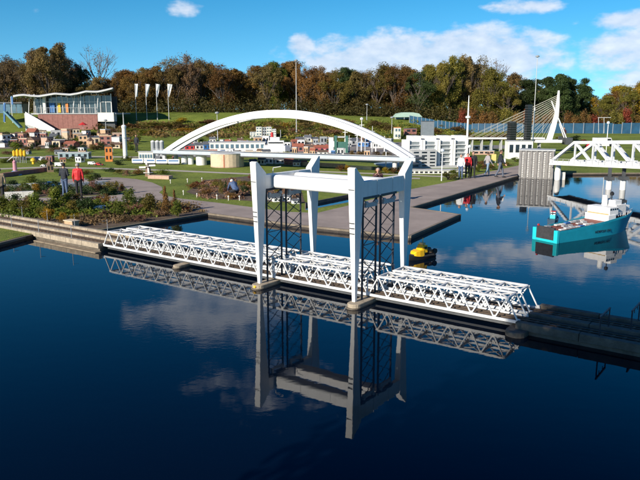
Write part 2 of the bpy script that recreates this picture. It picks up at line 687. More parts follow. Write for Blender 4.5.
def flat(name, poly, z, mat, kind='structure', label=None):
    me = bpy.data.meshes.new(name)
    n = len(poly)
    vo, _, fo, _, _, _ = delaunay_2d_cdt([Vector((p[0], p[1])) for p in poly], [(i, (i + 1) % n) for i in range(n)], [], 1, 1e-5)
    me.from_pydata([(p.x, p.y, z) for p in vo], [], [tuple(f) for f in fo])
    bm = bmesh.new()
    bm.from_mesh(me)
    for f in bm.faces:
        if f.normal.z < 0:
            f.normal_flip()
    bm.to_mesh(me)
    bm.free()
    me.materials.append(mat)
    return tag(link(name, me), label, kind=kind)
flat('pond_water', [(-24, 1), (50, 1), (50, 60), (-24, 60)], 0.0, WATER)

PATHM = M('grey_pink_gravel_path', (.31, .255, .225), .9, .20, .55, bump=.6)
PATHL = M('light_path_paving', (.42, .38, .33), .9, .12, 3.0, bump=.3)
def pixpoly(pp, z=LZ):
    return [G(x, y, z).to_2d() for x, y in pp]
PROM = [(60, 180), (96, 177.3), (118, 177.4), (137, 179.3), (152, 182.5), (162, 187), (162.5, 190), (159, 192.5), (164, 195.5), (180, 198.6), (215, 202.5), (250, 207), (290, 212),
        (317, 213), (349, 205.5), (412, 189), (455, 181), (490, 171.6), (520, 165.2), (520.5, 175.2), (412, 207.2), (460, 214.5), (410, 236.3), (300, 225.3),
        (208.5, 213.3), (192, 207), (165, 204.6), (149, 203.5), (120, 201.8), (90, 200.4), (-30, 204), (-30, 200), (90, 196.2), (116, 195.4), (124, 192.5), (128, 189.5), (124, 186.5), (110, 184.6), (60, 188)]
flat('promenade_path', pixpoly(PROM), LZ + .006, PATHM)
flat('planting_bed', pixpoly([(-40, 205), (90, 201), (120, 202.5), (165, 205), (192, 207.6), (207, 212.8), (92, 230), (46, 224), (-40, 214)]), LZ + .004, SOIL)
flat('planting_bed', pixpoly([(60, 189), (110, 185.2), (123, 187), (126.5, 189.5), (115, 194.6), (90, 195.6), (-40, 199.5), (-40, 190)]), LZ + .004, SOIL)
flat('planting_bed', pixpoly([(186, 192), (205, 180), (250, 176), (275, 179), (300, 186), (305, 203), (250, 201), (205, 198)]), LZ + .004, SOIL)
def strip_path(name, pp, wpx, mat=PATHL):
    """a narrow path drawn between rows of pixels"""
    up = [(x, y - wpx / 2) for x, y in pp]
    dn = [(x, y + wpx / 2) for x, y in reversed(pp)]
    return flat(name, pixpoly(up + dn), LZ + .005, mat)
strip_path('garden_path', [(-30, 170), (40, 167.5), (100, 168.3), (170, 170.5), (260, 174.5), (345, 177), (420, 178.5)], 1.3)
strip_path('garden_path', [(-30, 158.5), (60, 156.5), (130, 157), (165, 158)], 1.2)
strip_path('garden_path', [(-30, 150), (60, 149.5), (130, 150.5)], 1.0)
strip_path('garden_path', [(300, 171), (345, 172.5), (440, 176.5), (458, 177)], 1.1)

# kerb all round the pond
def kerb_line(name, pts, w, z0, z1, mat, closed=False, out=0.0):
    mb = MB()
    n = len(pts)
    seg = n if closed else n - 1
    for i in range(seg):
        a, b = Vector(pts[i]).to_3d(), Vector(pts[(i + 1) % n]).to_3d()
        d = (b - a).normalized()
        nn = Vector((-d.y, d.x, 0)) * w
        e = d * (w * .35)
        q = [a - e, b + e, b + e + nn, a - e + nn]
        dz = .0015 * (i % 2)
        mb.hexa([(p.x, p.y, z0) for p in q], [(p.x, p.y, z1 + dz) for p in q])
    return mb.build(name, mat, bevel=.01)
KERB = M('stone_kerb', (.19, .155, .115), .85, .3, 3.0, bump=.5)
PILE = M('dark_wet_timber', (.035, .028, .022), .7, .4, 5.0, bump=.6)
pl = POND
sgn = 1 if area2(POND) > 0 else -1
ring = list(reversed(pl)) if sgn > 0 else pl
tag(kerb_line('pond_kerb', ring, .12, LZ - .06, LZ + .02, KERB, True), kind='structure')
tag(kerb_line('pond_wall', ring, .10, -.5, LZ - .055, PILE, True), kind='structure')
chn = list(reversed(CHANNEL)) if area2(CHANNEL) > 0 else CHANNEL
tag(kerb_line('channel_kerb', chn, .05, -.2, LZ + .01, KERB, True), kind='structure')

# ================================================================== LIFT BRIDGE
A0 = G(103, 246, .15)
B0 = G(518, 324, .15)
U = (B0 - A0).normalized()
U.z = 0
NV = Vector((-U.y, U.x, 0))
BANG = math.atan2(U.y, U.x)
def F(u, n, z):
    """bridge frame: along, across (away from the camera), up"""
    return Vector((A0.x, A0.y, 0)) + U * u + NV * n + Vector((0, 0, z))
TN = (0.0, 0.52, 0.78, 1.30)                  # the four truss planes
ZB, ZT = .19, .68
PIERU = (3.95, 7.44, 10.47)

# --- piers
def pier(name, u, n0, n1, w, zt, label, lamp=False):
    t = thing(name, F(u, (n0 + n1) / 2, 0), label, 'pier', 'concrete piers of the lift bridge')
    poly = []
    for k in range(9):
        a = math.pi * k / 8
        poly.append(F(u + w / 2 * math.cos(a), n1 - w / 2 + w / 2 * math.sin(a), 0))
    for k in range(9):
        a = math.pi + math.pi * k / 8
        poly.append(F(u + w / 2 * math.cos(a), n0 + w / 2 + w / 2 * math.sin(a), 0))
    MB().prism(poly, -.6, zt).build('pier_body', CONC, t, bevel=.02)
    small = [F(u, (n0 + n1) / 2, 0) + (p - F(u, (n0 + n1) / 2, 0)) * 1.03 for p in poly]
    MB().prism(small, -.55, .03).build('tide_mark', CONC_D, t)
    if lamp:
        c = F(u + .02, n0 + .005, zt - .045)
        MB().lathe(c - Vector((0, 0, .03)), [(.01, 0), (.04, .012), (.045, .035), (.035, .06), (.012, .07)], 10).build('navigation_lamp', M('yellow_lamp_glass', (.85, .50, .03), .2, .1, 5), t, smooth=True)
    return t
pier('bridge_pier', PIERU[0], -.42, 1.75, .26, .10, 'low concrete pier under the left truss span, no tower leg on it')
pier('bridge_pier', PIERU[1], -.80, 2.15, .34, .12, 'concrete pier with small yellow lamp under left tower legs of lift bridge', True)
pier('bridge_pier', PIERU[2], -.80, 2.15, .34, .12, 'rounded concrete pier under the right tower legs of lift bridge')

# --- truss spans
DIAG = {}
TRUSSW = M('pale_grey_bridge_paint', (.60, .61, .61), .5, .12, 4.0)
def truss_span(u0, u1, npan, bridge, where, square=(False, False)):
    n0, n1 = (TN[0], TN[1]) if bridge == 0 else (TN[2], TN[3])
    t = thing('truss_span', F((u0 + u1) / 2, (n0 + n1) / 2, ZB),
              'white steel truss span, %s of the %s bridge row' % (where, 'nearer' if bridge == 0 else 'farther'), 'bridge span', 'truss spans of the lift bridge')
    L = u1 - u0
    p = L / npan
    w = .034
    for n in (n0, n1):
        MB().bar(F(u0, n, ZB), F(u1, n, ZB), .042, .060).build('bottom_chord', TRUSSW, t)
        MB().bar(F(u0 + (0 if square[0] else p / 2), n, ZT), F(u1 - (0 if square[1] else p / 2), n, ZT), .042, .045).build('top_chord', TRUSSW, t)
        for q, uu in ((square[0], u0 + .014), (square[1], u1 - .014)):
            if q:
                MB().bar(F(uu, n, ZB), F(uu, n, ZT), .03, .03).build('end_post', TRUSSW, t)
        key = (round(p, 3), n == n0)
        for s in (1, -1):
            k2 = (round(p, 4), s)
            if k2 not in DIAG:
                m = MB()
                m.bar((0, 0, 0), (p / 2 * s, 0, ZT - ZB), .028, .028, up=(0, 1, 0))
                DIAG[k2] = m.mesh('diagonal', TRUSSW)
        if 'g' not in DIAG:
            DIAG['g'] = MB().add([(-.045, -.024, -.018), (.045, -.024, -.018), (.028, -.024, .05), (-.028, -.024, .05), (-.045, .024, -.018), (.045, .024, -.018), (.028, .024, .05), (-.028, .024, .05)],
                                 [(0, 1, 2, 3), (7, 6, 5, 4), (0, 4, 5, 1), (1, 5, 6, 2), (2, 6, 7, 3), (3, 7, 4, 0)]).mesh('gusset_plate', WHITE2)
        for i in range(npan + 1):
            link('gusset_plate', DIAG['g'], t, F(u0 + i * p, n, ZB + .014) - t.location, (0, 0, BANG))
            if i < npan:
                link('gusset_plate', DIAG['g'], t, F(u0 + (i + .5) * p, n, ZT - .012) - t.location, (math.pi, 0, BANG))
        for i in range(npan):
            for s, uu in ((1, u0 + i * p), (-1, u0 + (i + 1) * p)):
                o = link('diagonal', DIAG[(round(p, 4), s)], t, F(uu, n + .002 * s, ZB) - t.location, (0, 0, BANG))
    # wind bracing on top: cross beams and plates with openings between
    for i in range(npan):
        uu = u0 + p / 2 + i * p
        MB().bar(F(uu, n0 + .02, ZT - .002), F(uu, n1 - .02, ZT - .002), .05, .035).build('top_strut', TRUSSW, t)
        if i < npan - 1:
            m = MB()
            m.bar(F(uu, n0 + .03, ZT - .006), F(uu + p, n1 - .03, ZT - .006), .032, .02)
            m.build('wind_brace', WHITE2, t)
            m = MB()
            m.bar(F(uu, n1 - .03, ZT + .010), F(uu + p, n0 + .03, ZT + .010), .032, .012)
            m.build('wind_brace', WHITE2, t)
    # deck: dark track bed, sleepers and rails for one bridge, roadway for the other
    mid = (n0 + n1) / 2
    MB().bar(F(u0, mid, ZB - .03), F(u1, mid, ZB - .03), (n1 - n0) - .06, .05).build('deck', TRACK if bridge == 0 else DGREY, t)
    for s in (-1, 1):
        MB().bar(F(u0, mid + s * .075, ZB + .008), F(u1, mid + s * .075, ZB + .008), .014, .022).build('rail', RAIL, t)
    for s in (-1, 1):
        MB().bar(F(u0 + .1, mid + s * .16, ZB - .09), F(u1 - .1, mid + s * .16, ZB - .09), .05, .075).build('girder', DGREY, t)
    # cat-walk handrail along the outer edge of the top
    return t
for b in (0, 1):
    truss_span(0.05, PIERU[1] - .012, 13, b, 'long left span', (False, True))
    truss_span(PIERU[1] + .012, PIERU[2] - .012, 5, b, 'short lifting span between the towers', (True, True))
    truss_span(PIERU[2] + .012, 14.25, 7, b, 'right span')

# --- the gantry with its four tapering legs
def gantry():
    uL, uR, nN, nF = PIERU[1] - .02, PIERU[2] - .05, -.55, 1.85
    nm = (nN + nF) / 2
    t = thing('lift_gantry', F((uL + uR) / 2, nm, .12), 'tall white four-legged lifting gantry rising over the truss bridge', 'gantry')
    ztop, zin = 3.34, 3.10
    for u, su in ((uL, -1), (uR, 1)):
        for n, sn in ((nN, -1), (nF, 1)):
            # outline in the across-up plane: narrow foot, broad shoulder, sloping cut top
            foot = [(n + sn * .06, .12), (n - sn * .06, .12)]
            prof = [(n + sn * .045, .12), (n + sn * .20, ztop), (n + sn * .13, ztop + .02), (n - sn * .22, zin - .06), (n - sn * .20, 2.55), (n - sn * .045, .12)]
            wu = [.045, .10, .10, .10, .09, .045]
            k = len(prof)
            m = MB()
            vs = [F(u - w, a, z) for (a, z), w in zip(prof, wu)] + [F(u + w, a, z) for (a, z), w in zip(prof, wu)]
            m.add(vs, [tuple(range(k)), tuple(reversed(range(k, 2 * k)))] + [(i, k + i, k + (i + 1) % k, (i + 1) % k) for i in range(k)])
            leg = m.build('leg', WHITE, t, bevel=.012)
            if sn < 0:
                for zz in (2.84, 2.05, 1.93, 1.80):
                    f = (zz - .12) / (ztop - .12)
                    a = n + sn * (.045 + .155 * f)
                    hw = .045 + (.10 - .045) * f
                    MB().bar(F(u - hw * .86, a - .003, zz), F(u + hw * .86, a - .003, zz), .012, .02 if zz > 2.5 else .028).build('slot', DGREY, leg)
        # cross beam between the near and far leg
        zc = 2.80
        c = MB()
        c.bar(F(u, nN + .16, zc), F(u, nF - .16, zc), .15, .40)
        cb = c.build('cross_beam', WHITE, t, bevel=.01)
        for nn in (nN + .85, nN + 1.6):
            MB().bar(F(u + .0765 , nn, zc - .2), F(u + .0765, nn, zc + .2), .012, .006).build('panel_joint', LGREY, cb)
        # lattice guide masts, one for each bridge
        us = u + .035
        zt = zc - .22
        for (a, b) in ((-.27, .34), (.55, 1.20)):
            for nn in (a, b):
                MB().bar(F(us, nn, .12), F(us, nn, zt), .05, .05).build('mast_post', STEEL, t)
            for k in range(5):
                z0 = .70 + k * (zt - .70) / 5
                z1 = .70 + (k + 1) * (zt - .70) / 5
                MB().bar(F(us + .012, a, z0), F(us + .012, b, z1), .016, .016).build('lattice_brace', STEEL, t)
                MB().bar(F(us - .012, a, z1), F(us - .012, b, z0), .016, .016).build('lattice_brace', STEEL, t)
                if k in (0, 2):
                    MB().bar(F(us, a, z0), F(us, b, z0), .018, .018).build('lattice_tie', STEEL, t)
            MB().bar(F(us, a - .06, zt + .02), F(us, b + .06, zt + .02), .09, .06).build('mast_head', STEEL, t)
            m = MB()
            m.bar(F(us + .03, a + .05, zt - .16), F(us + .03, b - .05, zt - .16), .05, .10)
            cw = m.build('pulley_beam', LGREY, t)
            for s in (a + .08, b - .08):
                MB().tube(F(us + .02, s, zt - .10), F(us + .08, s, zt - .10), .045, n=12).build('pulley', LGREY, cw)
    for n in (nN + .62, nN + 1.52):
        lb = MB().bar(F(uL + .08, n, 2.80), F(uR - .08, n, 2.80), .33, .345).build('long_beam', WHITE, t, bevel=.085)
        lb.modifiers['bevel'].segments = 5
        for q in (.33, .66):
            uu = uL + (uR - uL) * q
            MB().bar(F(uu - .006, n, 2.80), F(uu + .006, n, 2.80), .334, .2).build('beam_joint', LGREY, lb)
    # little davit on the left leg
    MB().tube(F(uL + .08, nN + .5, 3.0), F(uL + .1, nN + .5, 3.16), .012, n=6).tube(F(uL + .1, nN + .5, 3.16), F(uL + .32, nN + .55, 3.2), .010, n=6).build('davit', LGREY, t)
    return t
gantry()

# --- causeways carrying the tracks to the bridge
def causeway(name, u0, u1, mat, label, dz=0.0):
    ztop = .20 + dz
    t = thing(name, F((u0 + u1) / 2, .65, 0), label, 'causeway')
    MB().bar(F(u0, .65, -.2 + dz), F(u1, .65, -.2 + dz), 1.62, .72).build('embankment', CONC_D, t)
    for n in (-.13, .65, 1.43):
        w = .16 if n != .65 else .20
        m = MB()
        k = 12
        for i in range(k):
            a = u0 + (u1 - u0) * i / k
            b = u0 + (u1 - u0) * (i + 1) / k - .012
            o = MB().bar(F(a, n, ztop - .03), F(b, n, ztop - .03 + .002 * (i % 2)), w, .17).build('coping_stone', mat, t, bevel=.01)
    for mid in (.26, 1.04):
        MB().bar(F(u0, mid, .175 + dz), F(u1, mid, .175 + dz), .46, .03).build('track_bed', TRACK, t)
        for s in (-1, 1):
            MB().bar(F(u0, mid + s * .075, .205 + dz), F(u1, mid + s * .075, .205 + dz), .014, .024).build('rail', RAIL, t)
        k = int((u1 - u0) / .22)
        m = MB()
        for i in range(k):
            m.bar(F(u0 + .1 + i * .22, mid - .14, .193 + dz), F(u0 + .1 + i * .22, mid + .14, .193 + dz), .06, .016)
        m.build('sleepers', WOOD, t, kind='stuff')
    return t
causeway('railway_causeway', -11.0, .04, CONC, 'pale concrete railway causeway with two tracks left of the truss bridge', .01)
causeway('railway_causeway', 14.26, 30.0, CONC_D, 'dark shaded railway causeway with two tracks right of the truss bridge')  # dark coping colour carries part of the shade
t = thing('bridge_abutment', F(-.4, -.45, 0), 'low concrete landing slab where the left causeway meets the bridge', 'abutment')
MB().bar(F(-3.4, -.34, -.23), F(.2, -.34, -.23), .26, .52).build('slab', M('brown_damp_concrete', (.22, .175, .12), .85, .35, 4, bump=.5), t, bevel=.02)
t = thing('bridge_abutment', F(14.35, .6, 0), 'rounded dark concrete abutment at the right end of the truss bridge', 'abutment')
pp = [F(14.32 + .22 * math.cos(a), -.30 + .22 * math.sin(a), 0) for a in [math.pi + math.pi * k / 8 for k in range(9)]]
pp += [F(14.54, 1.7, 0), F(14.10, 1.7, 0)]
MB().prism(pp, -.5, .115).build('slab', CONC_D, t, bevel=.02)  # slab colour darkened for the shade it lies in
# catenary portals
def portal(u, n0, n1, h, label, mat=STEEL):
    t = thing('catenary_portal', F(u, (n0 + n1) / 2, .25), label, 'portal', 'catenary portals over the tracks')
    for n in (n0, n1):
        MB().bar(F(u, n, .25), F(u, n, .25 + h), .022, .022).build('post', mat, t)
    MB().bar(F(u, n0 - .03, .25 + h), F(u, n1 + .03, .25 + h), .03, .03).build('cross_bar', mat, t)
    for f in (.3, .7):
        n = n0 + (n1 - n0) * f
        MB().bar(F(u, n, .25 + h), F(u, n, .25 + h - .1), .012, .012).build('insulator', mat, t)
portal(15.93, -.10, .62, .40, 'nearer-left thin dark catenary portal on the right causeway')
portal(16.35, .68, 1.42, .40, 'thin dark catenary portal at far side of the right causeway')
for k, u in enumerate((-1.6, -3.6, -5.4, -7.2)):
    for n, w in ((-.1, 'near'), (1.4, 'far')):
        t = thing('catenary_pole', F(u, n, .25), 'slim grey catenary pole on %s coping of left causeway, %s from the bridge' % (w, ORD[k]), 'pole', 'poles along the left causeway')
        MB().tube(F(u, n, .2), F(u, n, .72), .014, .009, 6).build('post', GREYPAINT, t)
        s = .2 if n < .5 else -.2
        MB().bar(F(u, n, .66), F(u, n + s, .68), .01, .012).build('arm', GREYPAINT, t)

# low planted platform at the left edge
t = thing('low_platform', G(10, 240, .1), 'low timber-edged platform with grass at the left water edge', 'platform')
plat = [G(-80, 264, .13), G(0, 243.5, .13), G(46, 232, .13), G(30, 225, .13), G(-80, 222, .13)]
MB().prism(plat, -.4, .150).build('platform_body', PILE, t)
MB().prism([p + (G(-10, 233, .16) - p) * .05 for p in plat], .145, .175).build('turf', GRASS, t)
# shed on the far side of the left causeway
t = thing('track_shed', G(72, 228, LZ), 'tiny tan flat-roofed shed beside the left causeway', 'shed')
c = G(72, 227, LZ)
MB().box((c.x, c.y, LZ + .12), (.52, .3, .24), BANG).build('wall', TAN, t)
MB().box((c.x, c.y, LZ + .26), (.58, .36, .035), BANG).build('roof', CREAM, t)

# ================================================================== VEGETATION
LEAF = {
    'olive brown': leafmat('leaf_olive_brown', (0.093, 0.070, 0.028), (0.291, 0.198, 0.064)),
    'orange brown': leafmat('leaf_orange_brown', (.105, .062, .020), (.310, .170, .045)),
    'dark brown': leafmat('leaf_dark_brown', (0.104, 0.073, 0.039), (0.276, 0.180, 0.085)),
    'yellow green': leafmat('leaf_yellow_green', (0.091, 0.094, 0.018), (0.288, 0.228, 0.045)),
    'dark green': leafmat('leaf_dark_green', (0.022, 0.044, 0.016), (0.085, 0.124, 0.034)),
    'mid green': leafmat('leaf_mid_green', (.070, .105, .012), (.235, .260, .038)),
    'rust red': leafmat('leaf_rust_red', (0.135, 0.032, 0.016), (0.288, 0.077, 0.032)),
    'golden yellow': leafmat('leaf_golden', (.20, .12, .010), (.50, .33, .03)),
    'heather pink': leafmat('leaf_heather', (.14, .075, .05), (.36, .20, .12)),
    'white flowering': leafmat('leaf_white', (.20, .22, .16), (.66, .66, .60)),
}
def limb(mb, p, d, L, r, depth, rg, spread=.55, tips=None):
    q = p + d * L
    mb.tube(p, q, r, r * .68, 5 if depth > 1 else 4)
    if depth == 0:
        if tips is not None:
            tips.append(q)
        return
    for k in range(rg.choice((2, 3)) if depth > 1 else 3):
        nd = (d + Vector((rg.uniform(-1, 1), rg.uniform(-1, 1), rg.uniform(-.15, .7))) * spread).normalized()
        limb(mb, p + d * L * rg.uniform(.6, 1.0), nd, L * rg.uniform(.6, .82), r * .6, depth - 1, rg, spread, tips)
def make_tree_variant(seed, kind):
    """unit tree about 10 m tall: trunk mesh with limbs, crown mesh of leaf clumps"""
    rg = random.Random(seed)
    mb = MB()
    cl = []
    if kind == 'evergreen':
        mb.tube((0, 0, 0), (0, 0, 8.8), .26, .05, 7)
        for k in range(34):
            z = rg.uniform(1.6, 9.6)
            a = rg.uniform(0, 6.28)
            rr = (1 - (z / 10.6) ** 1.6) * 3.1 * rg.uniform(.35, 1)
            c = Vector((rr * math.cos(a), rr * math.sin(a), z))
            mb.tube((0, 0, z - .4), c, .07, .02, 4)
            s = rg.uniform(.7, 1.25)
            cl.append((c.x, c.y, c.z, s, s, s * .62))
        V, Fc, v = leaves(cl, 420, .12, seed, .35, .2)
    else:
        mb.tube((0, 0, 0), (.1, 0, 2.6), .30, .22, 7)
        tips = []
        for k in range(5):
            a = 6.28 * k / 5 + rg.uniform(-.4, .4)
            limb(mb, Vector((.08, 0, rg.uniform(1.6, 2.7))), Vector((math.cos(a) * .62, math.sin(a) * .62, 1)).normalized(), rg.uniform(1.9, 2.8), .15, 3, rg, .5, tips)
        limb(mb, Vector((.1, 0, 2.6)), Vector((0, 0, 1)), 2.6, .2, 3, rg, .45, tips)
        n = 46 if kind == 'dense' else 40
        lean = (rg.uniform(-.8, .8), rg.uniform(-.8, .8))
        pk = rg.uniform(.6, 1.0)
        wid = rg.uniform(2.6, 3.6)
        side = rg.uniform(0, 6.28)
        for k in range(n):
            a = rg.uniform(0, 6.28)
            h = rg.uniform(.0, 1) ** .8
            z = 1.3 + 8.2 * h
            prof = math.sin(math.pi * (.14 + .80 * h)) ** pk
            rr = wid * prof * rg.uniform(.25, 1.05) * (1 + .22 * math.cos(2 * a + side))
            s = rg.uniform(.4, 1.4) * (1.1 - .35 * h)
            cl.append((rr * math.cos(a) + lean[0] * h, rr * math.sin(a) + lean[1] * h, z, s * 1.1, s * 1.1, s * .85, s))
        if kind == 'dense':
            V, Fc, v = leaves(cl, 430, .115, seed, .3)
        else:
            for q in tips[:70]:
                cl.append((q.x, q.y, q.z, .5, .5, .45, .5))
            V, Fc, v = leaves(cl, 150, .105, seed, .2)
    return mb.mesh('trunk', BARK), from_np('crown', V, Fc, None, v)
TREES = {'dense': [make_tree_variant(20 + k, 'dense') for k in range(7)],
         'loose': [make_tree_variant(40 + k, 'loose') for k in range(6)],
         'evergreen': [make_tree_variant(60 + k, 'evergreen') for k in range(3)]}
for kk in TREES:
    for tr, cr in TREES[kk]:
        cr.materials.append(LEAF['olive brown'])
def set_mat(o, m):
    o.material_slots[0].link = 'OBJECT'
    o.material_slots[0].material = m
def tree(px, ytop, dep, wpx, kind, colour, label, group, rg):
    x = (px - 320) / FPX * dep
    z0 = terr(x, dep) - .05
    ztop = D(px, ytop, dep).z
    h = max(2.5, ztop - z0)
    w = wpx * dep / FPX
    tr, cr = rg.choice(TREES[kind])
    t = thing('deciduous_tree' if kind != 'evergreen' else 'evergreen_tree', (x, dep, z0), label, 'tree', group, rg.uniform(0, 6.28))
    s = (w / 7.2, w / 7.2, h / 9.9)
    link('trunk', tr, t, sc=s)
    c = link('crown', cr, t, sc=s)
    set_mat(c, LEAF[colour])
    return t
TOPS = [(-20, 62), (0, 61), (15, 53), (28, 60), (45, 46), (60, 41), (72, 47), (80, 66), (95, 74), (110, 74), (130, 68), (150, 66), (170, 60), (190, 53), (205, 58),
        (225, 65), (250, 67), (270, 61), (290, 61), (310, 62), (325, 68), (345, 66), (360, 71), (372, 62), (385, 60), (400, 66), (420, 68), (440, 58),
        (455, 54), (475, 58), (490, 70), (497, 79), (510, 72), (525, 74), (545, 77), (560, 71), (575, 76), (583, 88), (593, 100), (603, 93), (620, 80), (640, 77), (670, 74)]
def wood_colour(px, rg):
    c = [(30, ['dark brown', 'olive brown']), (85, ['olive brown', 'dark brown', 'olive brown']), (112, ['olive brown', 'dark green', 'olive brown']), (165, ['orange brown', 'olive brown', 'orange brown']),
         (208, ['dark brown', 'olive brown']), (232, ['olive brown', 'orange brown', 'olive brown']), (268, ['orange brown', 'olive brown', 'orange brown']), (288, ['mid green', 'olive brown']),
         (325, ['orange brown', 'olive brown', 'orange brown']), (352, ['dark green', 'olive brown', 'yellow green']), (395, ['yellow green', 'olive brown', 'orange brown']), (420, ['dark green', 'olive brown', 'orange brown']),
         (486, ['olive brown', 'yellow green', 'olive brown']), (520, ['mid green', 'olive brown', 'yellow green']), (586, ['dark green']), (700, ['orange brown', 'yellow green', 'orange brown', 'golden yellow'])]
    for lim, l in c:
        if px < lim:
            return rg.choice(l)
WHERE = [(28, 'left of the wavy-roofed pavilion'), (118, 'behind the wavy-roofed pavilion'), (176, 'behind the four white flags'), (235, 'above the arch bridge\'s left end'),
         (285, 'left of the arch\'s lamp pole'), (330, 'right of the arch\'s lamp pole'), (390, 'above the arch\'s right half'),
         (425, 'behind the pale green tent'), (475, 'behind the white terraced blocks'), (530, 'left of cable bridge lamp pole'), (590, 'behind the white bridge pylon'), (720, 'at the picture\'s right edge')]
def where(px):
    for l, s in WHERE:
        if px < l:
            return s
COUNT = {}
def nth(key):
    COUNT[key] = COUNT.get(key, 0) + 1
    return ORD[COUNT[key] - 1]
def build_wood():
    rg = random.Random(5)
    px = -18.0
    while px < 672:
        dep = rg.uniform(128, 140)
        w = rg.uniform(24, 38)
        col = wood_colour(px, rg)
        kind = 'evergreen' if col == 'dark green' and px > 500 else ('loose' if rg.random() < .42 or 165 < px < 208 else 'dense')
        yt = interp(TOPS, px) + rg.choice((-1, 0, 1, 2, 5))
        if 584 < px < 600:
            yt += 2
            w *= .7
        wh = where(px)
        tree(px, yt, dep, w, kind, col, 'front-row %s tree %s, %s from left' % (col, wh, nth((col, wh))), 'trees of the far wood', rg)
        px += rg.uniform(8.5, 13)
    px = -14.0
    while px < 668:
        dep = rg.uniform(148, 165)
        w = rg.uniform(30, 44)
        col = wood_colour(px, rg)
        yt = interp(TOPS, px) + rg.choice((1, 3, 5, 8))
        if 582 < px < 602:
            yt += 5
        wh = where(px)
        tree(px, yt, dep, w, 'evergreen' if col == 'dark green' and px > 500 else 'dense', col, 'back-row %s tree %s, %s from left' % (col, wh, nth((col, wh, 'b'))), 'trees of the far wood', rg)
        px += rg.uniform(15, 22)
    # tall bare-twigged crowns that stand out against the sky
    for (bx, by, bw, lab) in ((104, 43, 30, 'tall bare-twigged tree against the sky right of pavilion roof'), (190, 51, 36, 'bare-topped tree above the left end of arch bridge'), (488, 55, 26, 'bare-twigged tree beside tall crown behind white blocks')):
        dep = 142
        x = (bx - 320) / FPX * dep
        z0 = terr(x, dep)
        h = D(bx, by, dep).z - z0
        t = thing('bare_tree', (x, dep, z0), lab, 'tree')
        mb = MB()
        g2 = random.Random(int(bx))
        mb.tube((0, 0, 0), (0, 0, h * .42), .22, .15, 6)
        for k in range(7):
            a = 6.28 * k / 7
            limb(mb, Vector((0, 0, h * g2.uniform(.3, .45))), Vector((math.cos(a) * .5, math.sin(a) * .5, 1)).normalized(), h * .21, .10, 4, g2, .42)
        mb.build('trunk', M('pale_bark', (.16, .12, .10), .9, .25, 6), t, local=True)
        V, Fc, v = leaves([(g2.uniform(-2, 2), g2.uniform(-2, 2), h * g2.uniform(.5, .92), 1.3, 1.3, 1.0) for k in range(16)], 26, .12, int(bx), .1)
        link('crown', from_np('crown', V, Fc, LEAF['dark brown'], v), t)
    # the depth of the wood behind: reads as one mass
    g3 = random.Random(19)
    cl = []
    for k in range(620):
        px = g3.uniform(-30, 680)
        dep = g3.uniform(168, 185)
        x = (px - 320) / FPX * dep
        zt = D(px, interp(TOPS, px) + 12 + (6 if 575 < px < 608 else 0), dep).z
        s = g3.uniform(1.2, 2.0)
        zb = terr(x, dep)
        cl.append((x, dep, zb + (max(1.5, zt - zb) - s * .6) * g3.random(), s * 1.3, s, s))
    V, Fc, v = leaves(cl, 110, .30, 78, .3)
    tag(link('distant_wood', from_np('distant_wood', V, Fc, LEAF['olive brown'], v)), 'brown depth of the wood behind the front trees', 'wood', kind='stuff')
    # undergrowth below the trees: one dark mass
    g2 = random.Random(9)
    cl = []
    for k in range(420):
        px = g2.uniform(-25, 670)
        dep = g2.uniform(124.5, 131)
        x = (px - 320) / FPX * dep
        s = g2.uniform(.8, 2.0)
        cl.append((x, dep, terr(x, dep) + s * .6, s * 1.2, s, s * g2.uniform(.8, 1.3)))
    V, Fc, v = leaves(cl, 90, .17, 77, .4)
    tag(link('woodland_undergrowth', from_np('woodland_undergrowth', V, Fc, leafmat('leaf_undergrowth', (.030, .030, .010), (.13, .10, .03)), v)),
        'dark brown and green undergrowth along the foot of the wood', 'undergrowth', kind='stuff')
build_wood()

# ---- shrubs
def shrub_variant(seed, shape):
    rg = random.Random(seed)
    cl = []
    mb = MB()
    if shape == 'cone':
        for k in range(16):
            z = rg.uniform(.12, .92)
            a = rg.uniform(0, 6.28)
            rr = (1 - z) * .36 * rg.uniform(.3, 1)
            s = .07 + .15 * (1 - z)
            cl.append((rr * math.cos(a), rr * math.sin(a), z, s, s, s * 1.3))
        mb.tube((0, 0, 0), (0, 0, .5), .03, .015, 5)
        V, Fc, v = leaves(cl, 75, .034, seed, .4)
    elif shape == 'low':
        for k in range(14):
            a = rg.uniform(0, 6.28)
            rr = rg.uniform(0, .42)
            s = rg.uniform(.12, .24)
            cl.append((rr * math.cos(a), rr * math.sin(a), rg.uniform(.18, .75), s, s, s * 1.3))
        V, Fc, v = leaves(cl, 60, .042, seed, .3)
        mb.tube((0, 0, 0), (0, 0, .3), .03, .015, 5)
    else:
        for k in range(18):
            a = rg.uniform(0, 6.28)
            z = rg.uniform(.18, .88)
            rr = .36 * math.sin(math.pi * (.2 + .7 * z)) * rg.uniform(.2, 1.1)
            s = rg.uniform(.11, .21)
            cl.append((rr * math.cos(a), rr * math.sin(a), z, s, s, s))
            mb.tube((0, 0, .02), (rr * math.cos(a) * .8, rr * math.sin(a) * .8, z), .016, .006, 4)
        V, Fc, v = leaves(cl, 80, .036, seed, .35)
    me = from_np('foliage', V, Fc, LEAF['mid green'], v)
    return mb.mesh('stem', BARK), me
SHRUBS = {s: [shrub_variant(100 + 10 * i + k, s) for k in range(4)] for i, s in enumerate(('round', 'low', 'cone'))}
srg = random.Random(3)
